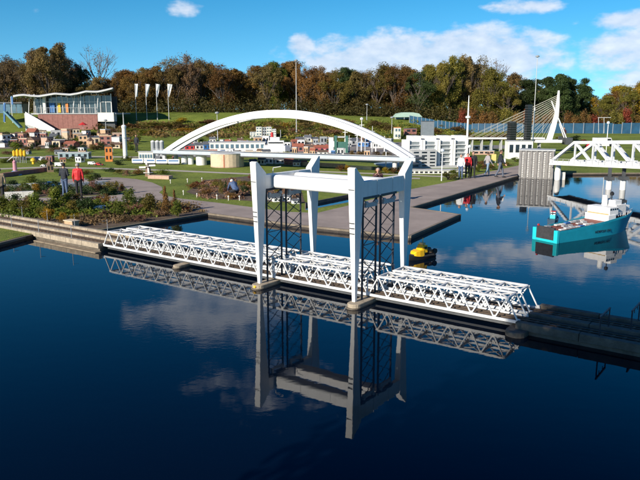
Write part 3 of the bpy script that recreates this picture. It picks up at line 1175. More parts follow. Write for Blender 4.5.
def shrub(px, py, wpx, hpx, colour, shape, label, group=None):
    p = T(px, py)
    m = p.y / FPX
    st, fo = srg.choice(SHRUBS[shape])
    t = thing('shrub', p, label, 'shrub', group, srg.uniform(0, 6.28))
    w, h = wpx * m * (1.28 if shape != 'cone' else 1.1), hpx * m * (.95 if shape != 'cone' else 1.0)
    link('stem', st, t, sc=(w, w, h))
    set_mat(link('foliage', fo, t, sc=(w, w, h)), LEAF[colour])
    return t
# bed in front of the two visitors
bed = [(4, 213, 16, 20, 'mid green', 'round'), (15, 214, 15, 16, 'mid green', 'round'), (26, 215, 15, 16, 'yellow green', 'round'), (36, 214, 18, 24, 'mid green', 'round'), (44, 217, 13, 13, 'yellow green', 'round'),
       (50, 221, 13, 15, 'golden yellow', 'round'), (62.5, 222, 10, 11, 'golden yellow', 'round'), (75, 221.5, 11, 9, 'golden yellow', 'low'), (57, 210, 20, 26, 'mid green', 'round'), (67, 208, 16, 18, 'mid green', 'round'),
       (80, 207, 17, 14, 'orange brown', 'round'), (73, 214, 16, 15, 'yellow green', 'round'), (86, 214, 18, 18, 'dark green', 'round'), (95, 211, 14, 14, 'mid green', 'round'), (107, 205, 14, 14, 'orange brown', 'low'),
       (119, 218, 11, 19, 'mid green', 'round'), (128, 207, 17, 20, 'mid green', 'round'), (137, 213, 20, 11, 'heather pink', 'low'), (150, 214, 18, 22, 'yellow green', 'round'), (140, 208, 14, 12, 'dark green', 'round'),
       (166, 214, 12, 28, 'orange brown', 'cone'), (175, 212, 10, 24, 'orange brown', 'cone'), (177, 217, 12, 19, 'mid green', 'round'), (160, 217, 12, 9, 'heather pink', 'low'), (125, 222, 14, 8, 'dark brown', 'low'),
       (105, 218, 12, 9, 'heather pink', 'low'), (98, 204, 12, 9, 'rust red', 'low'), (30, 206, 14, 12, 'heather pink', 'low'), (16, 205, 14, 13, 'dark green', 'low'), (140, 221, 16, 7, 'heather pink', 'low'),
       (186, 211, 12, 6, 'rust red', 'low'), (152, 206, 12, 9, 'orange brown', 'low')]
for (px, py, w, h, col, sh) in sorted(bed):
    kind = {'round': 'leafy', 'low': 'low spreading', 'cone': 'upright feathery'}[sh]
    shrub(px, py, w, h, col, sh, '%s %s shrub in waterside bed, %s of those from left' % (col, kind, nth(('bed', col, sh))), 'shrubs in the waterside bed')
isl = [(6, 196, 12, 11, 'yellow green', 'low'), (20, 196, 12, 9, 'dark brown', 'low'), (37, 194, 9, 11, 'golden yellow', 'round'), (50, 195, 12, 8, 'heather pink', 'low'), (60, 193, 10, 9, 'dark green', 'low'), (93, 190, 12, 10, 'heather pink', 'low'),
       (101, 193, 11, 10, 'orange brown', 'low'), (109, 190, 12, 9, 'yellow green', 'low'), (117, 188, 9, 9, 'yellow green', 'low'), (122, 191, 9, 9, 'orange brown', 'cone'), (113, 194, 12, 8, 'mid green', 'low'), (90, 183, 11, 9, 'mid green', 'round'),
       (98, 180.5, 10, 8, 'dark green', 'round'), (41, 188, 16, 9, 'dark green', 'low'), (26, 189, 16, 8, 'mid green', 'low'), (12, 188, 15, 9, 'dark green', 'low'), (53, 187, 14, 8, 'dark green', 'low'), (138, 175, 9, 7, 'orange brown', 'low'), (127, 176, 9, 7, 'heather pink', 'low'), (30, 183, 14, 8, 'mid green', 'round')]
for (px, py, w, h, col, sh) in sorted(isl):
    shrub(px, py, w, h, col, sh, '%s %s bush near the two visitors, %s of those from left' % (col, {'round': 'rounded', 'low': 'low', 'cone': 'pointed'}[sh], nth(('isl', col, sh))), 'bushes round the curved path')
# heather bed on the lawn
hb = []
g2 = random.Random(21)
for k in range(34):
    px = g2.uniform(190, 292)
    lo, hi = interp([(186, 191), (205, 181), (250, 178), (292, 184)], px), interp([(186, 193), (205, 197), (250, 200), (292, 202)], px)
    py = g2.uniform(lo, hi)
    hb.append((px, py, g2.uniform(6, 13), g2.uniform(4, 8), g2.choice(['orange brown', 'rust red', 'yellow green', 'heather pink', 'mid green', 'orange brown', 'olive brown', 'white flowering' if px > 262 else 'heather pink']), 'low'))
hb += [(221, 194, 7, 15, 'yellow green', 'cone'), (226, 192, 6, 11, 'dark green', 'cone'), (245, 193, 10, 8, 'dark green', 'round')]
for (px, py, w, h, col, sh) in sorted(hb):
    shrub(px, py, w, h, col, sh, '%s %s in flower bed left of gantry, %s from left' % (col, 'heath clump' if sh == 'low' else 'dwarf conifer' if sh == 'cone' else 'bush', nth(('heath', col, sh))), 'plants of the lawn flower bed')
# shrubs on the slope below the lawn strip and behind the arch bridge
g2 = random.Random(33)
sl = []
for k in range(74):
    px = g2.uniform(95, 520)
    py = g2.uniform(121, 136) + (0 if px < 200 else (3 if px < 400 else 6))
    if px < 180:
        py = g2.uniform(127, 137)
    sl.append((px, py, g2.uniform(11, 24), g2.uniform(4, 7.5), g2.choice(['mid green', 'yellow green', 'golden yellow', 'orange brown', 'dark green', 'olive brown', 'heather pink', 'yellow green']), g2.choice(['round', 'low', 'low'])))
for (px, py, w, h, col, sh) in sorted(sl):
    shrub(px, py, w, h, col, sh, '%s %s on slope %s, %s from left' % (col, 'shrub' if sh == 'round' else 'low shrub', where(px), nth(('slope', col, sh, where(px)))), 'shrubs on the far slope')
for k, px in enumerate((378, 386, 394, 402, 408, 341, 348)):
    shrub(px, 173.5 if px > 360 else 171, 8, 6.5, ['orange brown', 'golden yellow', 'orange brown', 'rust red', 'orange brown'][k % 5], 'round',
          'orange autumn bush by the sloping grey slab, %s of row' % ORD[k], 'autumn bushes by the slab')
for (px, py, w, h, col) in ((448, 180, 15, 8, 'yellow green'), (455, 177, 12, 8, 'mid green'), (478, 172, 9, 9, 'mid green'), (481, 169, 11, 9, 'orange brown'), (505, 166, 12, 5, 'yellow green'), (492, 170, 10, 6, 'yellow green'), (515, 162, 9, 5, 'mid green'),
                            (472, 165, 9, 8, 'dark green'), (560, 142, 14, 6, 'yellow green'), (574, 141, 12, 6, 'dark green'), (584, 144, 10, 5, 'rust red')):
    shrub(px, py, w, h, col, 'round', '%s bush by the promenade people and far bridge, %s of its colour' % (col, nth(('prm', col))), 'bushes along the promenade')
# red and orange shrubs behind the blue fence
g2 = random.Random(8)
for k in range(20):
    px = 462 + k * 10 + g2.uniform(-3, 3)
    dep = g2.uniform(106, 112)
    x = (px - 320) / FPX * dep
    z0 = terr(x, dep)
    st, fo = g2.choice(SHRUBS['round'])
    t = thing('shrub', (x, dep, z0), 'red and orange autumn shrub behind the blue fence, %s from left' % ORD[k], 'shrub', 'autumn shrubs behind the fence')
    w, h = g2.uniform(12, 18) * dep / FPX, D(px, g2.uniform(107, 115), dep).z - z0
    link('stem', st, t, sc=(w, w, h))
    set_mat(link('foliage', fo, t, sc=(w, w, h)), LEAF[g2.choice(['rust red', 'rust red', 'orange brown', 'orange brown', 'yellow green'])])

# ground cover of the garden slope and beds: too fine to count
def ground_cover(name, n, sampler, size, mat, label, seed, per=26):
    g = random.Random(seed)
    cl = []
    for k in range(n):
        p, s = sampler(g)
        cl.append((p.x, p.y, p.z + s * .25, s * 1.3, s, s * .5))
    V, Fc, v = leaves(cl, per, size, seed, .3, .3)
    tag(link(name, from_np(name, V, Fc, mat, v)), label, 'ground cover', kind='stuff')
def slope_s(lo, hi, y0, y1, s0, s1):
    def f(g):
        px = g.uniform(lo, hi)
        return T(px, g.uniform(y0, y1)), g.uniform(s0, s1)
    return f
ground_cover('heath_ground_cover', 300, slope_s(92, 335, 124, 138, .5, 1.1), .17, LEAF['olive brown'], 'brown heath plants covering the slope below the lawn strip', 1)
ground_cover('mixed_ground_cover', 260, slope_s(230, 520, 122, 141, .4, 1.0), .17, LEAF['yellow green'], 'yellow and green plants covering the slope behind the arch bridge', 2)
ground_cover('green_ground_cover', 170, slope_s(180, 480, 121, 139, .4, 1.0), .17, LEAF['mid green'], 'dark green plants mixed over the slope behind the bridges', 3)
ground_cover('bed_ground_cover', 130, lambda g: (G(g.uniform(0, 186), g.uniform(205, 212)), g.uniform(.2, .45)), .06, LEAF['olive brown'], 'low brown plants between the shrubs of the waterside bed', 4, 40)
ground_cover('bed_ground_cover', 150, lambda g: ((lambda f: G(92 * (1 - f) + 205 * f - g.uniform(0, 40), 229 * (1 - f) + 213 * f - g.uniform(1.5, 8)))(g.random()), g.uniform(.15, .3)), .05, LEAF['dark brown'], 'low dry plants along the pond edge of the waterside bed', 14, 40)
ground_cover('bed_ground_cover', 150, lambda g: (G(g.uniform(0, 150), g.uniform(206, 218)), g.uniform(.25, .5)), .06, LEAF['mid green'], 'leafy green plants under the shrubs of the waterside bed', 15, 50)
ground_cover('bed_ground_cover', 110, lambda g: (G(g.uniform(0, 112), g.uniform(187, 195)), g.uniform(.2, .5)), .06, LEAF['dark green'], 'low green plants beside the curved path', 5, 40)
ground_cover('bed_ground_cover', 130, lambda g: (G(g.uniform(200, 300), g.uniform(182, 199)), g.uniform(.15, .35)), .05, LEAF['heather pink'], 'pink brown heather filling the lawn flower bed', 6, 40)

# ================================================================== PAVILION
def pavilion():
    dep = 110.0
    k = dep / FPX
    def W(px, py, d=dep):
        return D(px, py, d)
    t = thing('pavilion', Vector((W(60, 113).x, dep, 1.0)), 'glass pavilion with white wavy roof on red brick terrace at left', 'building')
    zf = W(60, 113.2).z
    MB().box((W(66, 0).x, dep + 4, zf - .1), (13.6, 8.4, .2)).build('terrace_floor', LGREY, t)
    # brick plinth of separate courses of panels
    z0 = 1.0
    xl, xr = W(30, 0).x, W(91, 0).x
    n = 12
    for i in range(n):
        a, b = xl + (xr - xl) * i / n, xl + (xr - xl) * (i + 1) / n
        MB().box(((a + b) / 2, dep - .3 + .01 * (i % 2), (z0 + zf - .2) / 2), (b - a - .02, .4, zf - .2 - z0)).build('brick_panel', BRICK, t)
    MB().box(((xl + xr) / 2, dep - .32, zf - .06), (xr - xl + .1, .55, .12)).build('coping', LGREY, t)
    # glass front
    gl, gr = W(24, 0).x, W(103, 0).x
    zt0, zt1 = W(0, 96).z, W(0, 93).z
    n = 14
    for i in range(n):
        a, b = gl + (gr - gl) * i / n, gl + (gr - gl) * (i + 1) / n
        for (za, zb) in ((zf, zf + 1.75), (zf + 1.81, zt0 + .1)):
            MB().box(((a + b) / 2, dep + 1.2, (za + zb) / 2), (b - a - .07, .03, zb - za)).build('pane', M('pavilion_glass', (.05, .07, .08), .06, .4, .8, spec=.7), t)
        MB().box((a, dep + 1.17, (zf + zt0) / 2 + .05), (.08, .10, zt0 - zf + .1)).build('mullion', WHITE2, t)
    MB().box(((gl + gr) / 2, dep + 1.14, zf + 1.78), (gr - gl, .08, .08)).build('transom', WHITE2, t)
    MB().box((gr, dep + 1.17, (zf + zt0) / 2 + .2), (.12, .12, zt0 - zf + .4)).build('mullion', WHITE2, t)
    for (pa, m_) in ((49, YELLOW), (57, ORANGE), (40, BLUE), (43, BLUE)):
        MB().box((W(pa, 0).x, dep + 1.0, zf + .85), (.42, .08, 1.5)).build('banner', m_, t)
    for pa in (29, 34.5, 73, 81, 97):
        b0 = W(pa, 113).x
        MB().tube((b0, dep - .1, zf), (b0 + random.uniform(-.1, .6), dep + .4, zt0 + .3), .06, n=8).build('column', WHITE2, t)
    MB().box((W(35, 0).x, dep + .6, (zf + zt0) / 2), (.42, .4, zt0 - zf)).build('column', OFFWHITE, t)
    MB().box(((gl + gr) / 2, dep + 5, (zf + zt0) / 2), (gr - gl - .4, .3, zt0 - zf)).build('back_wall', DGREY, t)
    # wavy roof, thick shell
    prof = [(13, 97.2), (18, 95.8), (24, 95.1), (31, 96.4), (39, 97.0), (47, 95.4), (55, 93.7), (62, 94.6), (70, 95.6), (78, 94.2), (86, 91.6), (92, 92.2), (98, 92.4), (105, 90.6), (113, 88.0)]
    fine = []
    for i in range(57):
        px = 13 + i * 100 / 56
        base = 96.6 - 5.6 * max(0, (px - 40) / 73) ** 1.2
        fine.append((px, base + (interp(prof, px) - base) * .72))
    vs, fs = [], []
    for j, (yo, dz) in enumerate(((-1.2, 0), (3.0, .25), (8.5, -.1))):
        for (px, py) in fine:
            p = W(px, py - .6)
            vs.append((p.x * (dep + yo) / dep, dep + yo, p.z + dz))
    nn = len(fine)
    for j in range(2):
        for i in range(nn - 1):
            fs.append((j * nn + i, j * nn + i + 1, (j + 1) * nn + i + 1, (j + 1) * nn + i))
    m = MB()
    m.add(vs, fs)
    o = m.build('roof', M('pale_grey_roof', (.50, .51, .50), .5, .08, 2), t)
    for p in o.data.polygons:
        p.use_smooth = True
    sd = o.modifiers.new('thick', 'SOLIDIFY')
    sd.thickness = .17
    sd.offset = -1
    for i in range(18):
        px = 18 + i * 5
        p = W(px, interp(prof, px))
        MB().bar((p.x, dep - .9, p.z - .24), (p.x * (dep + 7.5) / dep, dep + 7.5, p.z - .24), .06, .14).build('roof_rib', LGREY, o)
    # balustrade
    for i in range(26):
        x = xl + (xr - xl) * i / 25
        MB().box((x, dep - .42, zf + .42), (.04, .04, .84)).build('baluster', GREYPAINT, t)
    MB().box(((xl + xr) / 2, dep - .42, zf + .86), (xr - xl, .06, .05)).build('handrail', GREYPAINT, t)
    # white block right of the brick wall with its dark opening
    ba, bb = W(91.5, 0).x, W(108, 0).x
    MB().box(((ba + bb) / 2, dep + .3, (W(0, 121.5).z + zf + .1) / 2), (bb - ba, 1.6, zf + .1 - W(0, 121.5).z)).build('parapet', OFFWHITE, t)
    MB().box(((ba + bb) / 2 + .1, dep + .6, (z0 + W(0, 121.5).z) / 2 - .01), (bb - ba - .3, 1.0, W(0, 121.5).z - z0)).build('dark_opening', DGREY, t)
    return t, zf, dep
pav, zf, pdep = pavilion()
def Wp(px, py, d=110.0):
    return D(px, py, d)
# white stair flank and blue slide
t = thing('outdoor_stair', Wp(30, 132, 108), 'white-flanked outdoor stair descending left of the brick terrace', 'stair')
z1, z0 = zf, 1.0
for i in range(12):
    f = i / 12
    x = Wp(17 + 27 * f, 0, 108.5).x
    zz = z1 + (z0 - z1) * f
    MB().box((x + .18, 108.6, (z0 - .3 + zz) / 2), (.37, 1.7, zz - z0 + .3)).build('step', LGREY, t)
a, b = Wp(16, 0, 107.6), Wp(45, 0, 107.6)
MB().hexa([(a.x, 107.6, z1 - 1.7), (b.x, 107.6, z0 - .3), (b.x, 107.75, z0 - .3), (a.x, 107.75, z1 - 1.7)],
          [(a.x, 107.6, z1 + .25), (b.x, 107.6, z0 + .5), (b.x, 107.75, z0 + .5), (a.x, 107.75, z1 + .25)]).build('flank_wall', WHITE, t)
t = thing('slide', Wp(12, 130, 106.8), 'pale blue slide running down left of the white stair', 'slide')
a, b = Wp(5, 112, 107), Wp(21, 128, 106.6)
SLB = M('pale_blue_plastic', (.10, .24, .28), .4, .1, 4)
MB().bar(a, b, .9, .08).build('chute', SLB, t)
for s in (-.45, .45):
    MB().bar(a + Vector((0, s, .12)), b + Vector((0, s, .12)), .06, .22).build('side_rail', SLB, t)
MB().bar(Wp(4.5, 104, 107), Wp(4.5, 122, 107), .24, .24).build('tower_post', BLUE, t)
t = thing('entrance_annex', Wp(8, 116, 112), 'low grey glazed annex left of the pavilion', 'building')
c = Wp(7, 108, 112)
for i in range(5):
    MB().box((c.x - 1.8 + i * .95, 112, zf + .75), (.85, .05, 1.5)).build('pane', BGLASS, t)
MB().box((c.x, 113, zf + 1.65), (5.2, 2.6, .22)).build('roof', DGREY, t)
MB().box((c.x, 113.5, zf + .75), (5.0, 1.6, 1.5)).build('wall', GREYPAINT, t)
for px, h, lab in ((4.3, 10, 'left of the two blue banner poles by the annex'), (12, 16, 'taller blue banner pole standing by the pavilion roof\'s left tip')):
    p = Wp(px, 113, 109)
    t = thing('banner_pole', p, lab, 'pole')
    MB().tube((p.x, p.y, zf - 1.5), (p.x, p.y, zf + h * 109 / FPX), .05, .04, 8).build('post', WHITE, t)
    MB().box((p.x + .14, p.y, zf + h * 109 / FPX - .6), (.34, .03, 1.2)).build('banner', BLUE, t)
# red parasol in front of the brick wall
p = D(83.5, 134, 103)
t = thing('parasol', Vector((p.x, p.y, terr(p.x, p.y))), 'open red parasol in front of the brick terrace wall', 'parasol')
zt = D(83.5, 122, 103).z
m = MB()
vs = [(p.x, p.y, zt)] + [(p.x + .72 * math.cos(k * .7854), p.y + .72 * math.sin(k * .7854), zt - .42) for k in range(8)]
m.add(vs, [(0, k + 1, (k + 1) % 8 + 1) for k in range(8)])
o = m.build('canopy', RED, t)
o.modifiers.new('thick', 'SOLIDIFY').thickness = .02
MB().tube((p.x, p.y, terr(p.x, p.y)), (p.x, p.y, zt), .025, n=6).build('pole', LGREY, t)

# ---- flags
for k, px in enumerate((136.3, 146.8, 157.2, 168.8)):
    p = Wp(px, 113.4, 116)
    p.z = terr(p.x, p.y)
    ht = Wp(px, 83.6, 116).z - p.z
    t = thing('flag', p, 'white beach flag on tall pole, %s from left on the lawn strip' % ORD[k], 'flag', 'white flags on the lawn')
    MB().tube((0, 0, 0), (0, 0, ht), .06, .035, 8).build('pole', LGREY, t, local=True)
    # hanging cloth with folds
    vs, fs = [], []
    nx, nz = 7, 10
    wtop, wbot, hl = (.52, .30, 2.15) if k == 0 else (.66 + .1 * (k % 2), .14, 2.1)
    for j in range(nz + 1):
        for i in range(nx + 1):
            f, g = i / nx, j / nz
            w = wtop + (wbot - wtop) * g
            vs.append((.04 + f * w, .10 * math.sin(f * 5 + g * 3 + k), ht - .05 - g * hl - .10 * f * (1 if k else 0)))
    for j in range(nz):
        for i in range(nx):
            q = j * (nx + 1) + i
            fs.append((q, q + 1, q + nx + 2, q + nx + 1))
    m = MB()
    m.add(vs, fs)
    o = m.build('cloth', WHITE, t, local=True, smooth=True)
    o.modifiers.new('thick', 'SOLIDIFY').thickness = .012
    m = MB()
    if k >= 1:
        f0 = .012
        o = MB().box((.10, -.085 , ht - .05 - hl * .72), (.06, .02, hl * .42)).build('blue_stripe', BLUE, o, local=True)

# ---- lamp poles
def lamp_pole(px, ytop, dep, label, r=.07, heads=1, z0=None):
    x = D(px, ytop, dep).x
    zb = terr(x, dep) if z0 is None else z0
    zt = D(px, ytop, dep).z
    t = thing('lamp_pole', (x, dep, zb), label, 'lamp pole', 'tall park lamp poles')
    MB().tube((x, dep, zb), (x, dep, zt), r, r * .55, 8).build('pole', LGREY, t)
    MB().tube((x, dep, zb), (x, dep, zb + .6), r * 1.6, r * 1.5, 8).build('base_sleeve', GREYPAINT, t)
    h = MB().lathe((x, dep, zt - .05), [(.05, 0), (.24, .05), (.26, .16), (.16, .24), (.03, .28)], 12).build('lamp_head', GREYPAINT, t)
    return t
lamp_pole(296, 61, 98, 'very tall slim grey lamp pole rising behind the white arch')
lamp_pole(537.5, 57, 88, 'very tall slim grey lamp pole beside the cable bridge', .06)
lamp_pole(217, 113.5, 84, 'short lamp pole behind the left end of the arch', .06)
lamp_pole(392, 118, 100, 'short lamp pole right of the pale tent', .05)
lamp_pole(105.5, 121, 92, 'short lamp pole before the white parapet block', .06)
lamp_pole(367, 105, 118, 'thin lamp pole standing under trees behind the arch', .05)

# ---- pale green tent
p = D(407, 117, 121)
p.z = terr(p.x, p.y)
t = thing('tent', p, 'pale green canopy tent at the foot of the wood', 'tent')
TENT = M('pale_green_canvas', (.36, .50, .42), .6, .08, 3)
k = p.y / FPX
hw, hh = 13.5 * k, 6.5 * k
m = MB()
prof = [(-hw, .3 * hh), (-hw * .75, .82 * hh), (-hw * .35, hh), (hw * .35, hh), (hw * .75, .85 * hh), (hw, .35 * hh)]
vs = [(a, -2, b) for a, b in prof] + [(a, 2, b) for a, b in prof]
n = len(prof)
m.add(vs, [(i, i + 1, n + i + 1, n + i) for i in range(n - 1)] + [tuple(range(n)), tuple(reversed(range(n, 2 * n)))])
m.build('canopy', TENT, t, local=True)
for a in (-hw * .95, -hw * .3, hw * .3, hw * .95):
    MB().bar((a, -1.9, 0), (a, -1.9, hh * .4), .07).build('post', LGREY, t, local=True)
MB().box((0, .1, hh * .2), (hw * 1.7, 3.0, hh * .36)).build('inner_wall', BGLASS, t, local=True)

# ---- blue fence along the far lawn
FBL = M('blue_fence_sheet', (.010, .068, .135), .65, .25, 1.2)
t = thing('site_fence', D(560, 132, 104), 'long blue sheeted fence in front of the autumn shrubs', 'fence')
def fence_run(pts, n, hpx0, hpx1):
    for i in range(n):
        f0, f1 = i / n, (i + 1) / n
        def P(f):
            px = interp([(q / (len(pts) - 1), v[0]) for q, v in enumerate(pts)], f)
            dp = interp([(q / (len(pts) - 1), v[1]) for q, v in enumerate(pts)], f)
            x = (px - 320) / FPX * dp
            return Vector((x, dp, terr(x, dp)))
        a, b = P(f0), P(f1)
        h = (hpx0 + (hpx1 - hpx0) * f0) * a.y / FPX
        if i % 9 == 6:
            h *= .9
        d = (b - a).normalized() * .04
        MB().hexa([a + d, b - d, b - d + Vector((0, .03, 0)), a + d + Vector((0, .03, 0))], [a + d + Vector((0, 0, h)), b - d + Vector((0, 0, h)), b - d + Vector((0, .03, h)), a + d + Vector((0, .03, h))]).build('fence_panel', FBL, t)
        MB().bar(a + Vector((0, -.03, -.05)), a + Vector((0, -.03, h + .08)), .07).build('fence_post', GREYPAINT, t)
fence_run([(408, 117), (440, 112), (470, 106), (520, 103), (600, 101), (672, 100)], 40, 7, 11)
t = thing('goal_frame', D(604, 130, 95), 'small white tubular frame on the lawn before the blue fence', 'frame')
for a in (598.5, 604):
    MB().bar(D(a, 133, 95), D(a, 117.5, 95), .06).build('post', LGREY, t)
MB().bar(D(598, 117.5, 95), D(611, 117.5, 95), .07).build('cross_bar', LGREY, t)

# ================================================================== ARCH BRIDGE
def arch_bridge():
    zd = 1.20
    a0 = G(161, 151, zd)
    a1 = G(411, 158.5, zd)
    u = (a1 - a0).normalized()
    n = Vector((-u.y, u.x, 0))
    L = (a1 - a0).length
    t = thing('arch_bridge', (a0 + a1) / 2 - Vector((0, 0, zd - .25)), 'large white tied-arch bridge model behind the lawn', 'bridge')
    rise = 3.16
    def rib(off, name):
        vs, fs = [], []
        N = 56
        for i in range(N + 1):
            f = i / N
            s = (.01 + .98 * f) * L
            z = zd - .1 + rise * (1 - (2 * f - 1) ** 2)
            sl = -4 * rise * (2 * f - 1) / L
            d = (u + Vector((0, 0, sl))).normalized()
            up = n.cross(d) * -1
            if up.z < 0:
                up = -up
            c = a0 + u * s + n * off
            c.z = z
            w, h = .20, .17 + .13 * (1 - abs(2 * f - 1))
            for sa, sb in ((-1, -1), (1, -1), (1, 1), (-1, 1)):
                vs.append(c + n * (w * sa) + up * (h * sb))
        for i in range(N):
            for k in range(4):
                fs.append((i * 4 + k, i * 4 + (k + 1) % 4, i * 4 + 4 + (k + 1) % 4, i * 4 + 4 + k))
        fs += [(0, 1, 2, 3), (4 * N, 4 * N + 1, 4 * N + 2, 4 * N + 3)]
        m = MB()
        m.add(vs, fs)
        m.build(name, WHITE, t, bevel=.03)
    rib(.25, 'arch_rib')
    rib(1.55, 'arch_rib')
    for f in (.30, .42, .5, .58, .70):
        s = (.01 + .98 * f) * L
        z = zd - .1 + rise * (1 - (2 * f - 1) ** 2)
        MB().bar(a0 + u * s + n * .35 + Vector((0, 0, z - zd)), a0 + u * s + n * 1.65 + Vector((0, 0, z - zd)), .12, .12).build('cross_strut', WHITE, t)
    e0, e1 = a0 - u * .6, a1 + u * .4
    MB().bar(e0 + n * 1.0 + Vector((0, 0, -.08)), e1 + n * 1.0 + Vector((0, 0, -.08)), 2.5, .14).build('deck', DGREY, t)
    MB().bar(e0 - n * .27 + Vector((0, 0, -.05)), e1 - n * .27 + Vector((0, 0, -.05)), .06, .26).build('fascia', M('pale_blue_grey_paint', (.42, .47, .52), .5, .08, 3), t)
    MB().bar(e0 - n * .26 + Vector((0, 0, -.22)), e1 - n * .26 + Vector((0, 0, -.22)), .05, .07).build('lower_edge', DGREY, t)
    MB().bar(e0 - n * .26 + Vector((0, 0, .16)), e1 - n * .26 + Vector((0, 0, .16)), .03, .03).build('parapet_rail', LGREY, t)
    for (s, w) in ((.25, .3), (L - 1.2, .3)):
        for off in (0.1, 1.7):
            c = a0 + u * s + n * off
            MB().lathe((c.x, c.y, .2), [(.17, 0), (.17, .5), (.20, .9)], 12).build('pier', WHITE2, t)
    c = a0 + u * .3 + n * 1.0
    return t, a0, u, n, L
arch, AA, AU, AN, AL = arch_bridge()

# storage tanks under and before the arch
def tank(px, py, wpx, ytop, mat, label, band=None):
    p = T(px, py)
    k = p.y / FPX
    r = wpx * k / 2
    h = D(px, ytop, p.y).z - p.z
    t = thing('storage_tank', p, label, 'tank', 'model storage tanks')
    MB().lathe((0, 0, 0), [(r, 0), (r, h * .94)], 28).build('shell', mat, t, local=True)
    MB().lathe((0, 0, h * .94), [(r * 1.02, 0), (r * 1.02, h * .04), (r * .5, h * .09), (r * .05, h * .11)], 28).build('roof', LGREY if band else WHITE2, t, local=True)
    smooth_by_angle(t.children[0], 30)
    if band:
        MB().box((-.08, -r * 1.004, h * .46), (.10, .03, h * .9)).build('ladder', M('rust_stripe', (.42, .16, .09), .7, .1, 5), t, local=True)
        MB().lathe((0, 0, h * .02), [(r * 1.012, 0), (r * 1.012, h * .04)], 28).build('bottom_band', PINK, t, local=True)
tank(227.5, 166.5, 33, 152.5, CREAM, 'largest storage tank, cream with rust stripe, below the arch deck', True)
tank(201.5, 165, 10.5, 153.0, WHITE, 'white storage tank beside the large cream tank')
tank(191, 164.3, 5.5, 155.5, WHITE, 'thin white tank, second left of the cream tank')
tank(184.5, 164, 6, 155.5, WHITE, 'leftmost white tank in the row below the arch')

# ================================================================== MODEL TOWN
def mini_house(px, py, wpx, hpx, wall, roof, label, group, yaw=None, dpt=.8, name='model_house', cat='model house', flatroof=False, win=True, tower=False):
    p = T(px, py)
    k = p.y / FPX
    w, h = wpx * k, hpx * k
    yaw = srg.uniform(-.5, .5) if yaw is None else yaw
    t = thing(name, p, label, cat, group, yaw)
    d = w * dpt
    hw = h * (.9 if flatroof else .62)
    MB().box((0, 0, hw / 2), (w, d, hw)).build('wall', wall, t, local=True)
    if flatroof:
        MB().box((0, 0, hw + h * .04), (w * 1.04, d * 1.04, h * .08)).build('roof', roof, t, local=True)
    elif tower:
        MB().lathe((0, 0, hw), [(w * .72, 0), (w * .3, h * .2), (w * .02, h * .42)], 4).build('roof', roof, t, local=True)
    else:
        r = MB().gable((0, 0, hw), (w * 1.08, d * 1.12), h - hw).build('roof', roof, t, local=True)
        MB().box((w * .28, 0, h - .02 * h), (w * .1, w * .1, h * .22)).build('chimney', wall, r, local=True)
    if win:
        m = MB()
        nx = max(2, int(w / .55))
        nz = max(1, int(hw / .5))
        for i in range(nx):
            for j in range(nz):
                x = -w / 2 + (i + .5) * w / nx
                z = hw * (j + .55) / nz
                m.box((x, -d / 2 - .004, z), (w / nx * .45, .02, hw / nz * .5))
        ny = max(1, int(d / .55))
        for i in range(ny):
            for j in range(nz):
                y = -d / 2 + (i + .5) * d / ny
                m.box((w / 2 + .004, y, hw * (j + .55) / nz), (.02, d / ny * .45, hw / nz * .5))
        m.build('window_rows', GLASS, t, local=True, kind='stuff')
    return t
WALLS = [('tan', TAN), ('pink', PINK), ('cream', CREAM), ('brick red', BRICK), ('white', OFFWHITE), ('cream', CREAM), ('white', OFFWHITE), ('grey', LGREY), ('tan', TAN)]
ROOFS = [('red', REDROOF), ('brown', BROWNROOF), ('grey', GREYROOF), ('brown', BROWNROOF)]
g5 = random.Random(17)
town = []
for row, (yy, n, w0, w1, h0, h1) in enumerate(((138.5, 12, 6, 11, 5, 10), (141.8, 12, 6, 11, 5, 10), (145, 11, 6, 12, 5, 11), (147.6, 9, 6, 12, 4, 8))):
    for i in range(n):
        px = -4 + (i + .5) * (128 / n) + g5.uniform(-2.5, 2.5)
        town.append((px, yy + g5.uniform(-.7, .7), g5.uniform(w0, w1), g5.uniform(h0, h1), row))
RN = ['back', 'third', 'second', 'front']
for (px, py, w, h, row) in sorted(town, key=lambda q: (q[4], q[0])):
    (wn, wm), (rn, rm) = g5.choice(WALLS), g5.choice(ROOFS)
    fl = g5.random() < .5
    if fl:
        rn, rm = g5.choice((('tan', TAN), ('cream', CREAM), ('grey', LGREY), ('grey', GREYROOF), ('brown', BROWNROOF)))
    tw = (not fl) and g5.random() < .2
    if tw:
        w, h = w * .5, h * 1.35
    mini_house(px, py, w, h, wm, rm, '%s model %s, %s roof, %s row below brick terrace, %s from left' % (wn, 'tower' if tw else 'flat-topped house' if fl else 'house', rn, RN[row], nth(('town', wn, rn, row, fl, tw))), 'model town houses below the terrace', g5.choice((0, .3, -.3, 1.2, 1.57)), flatroof=fl, tower=tw)
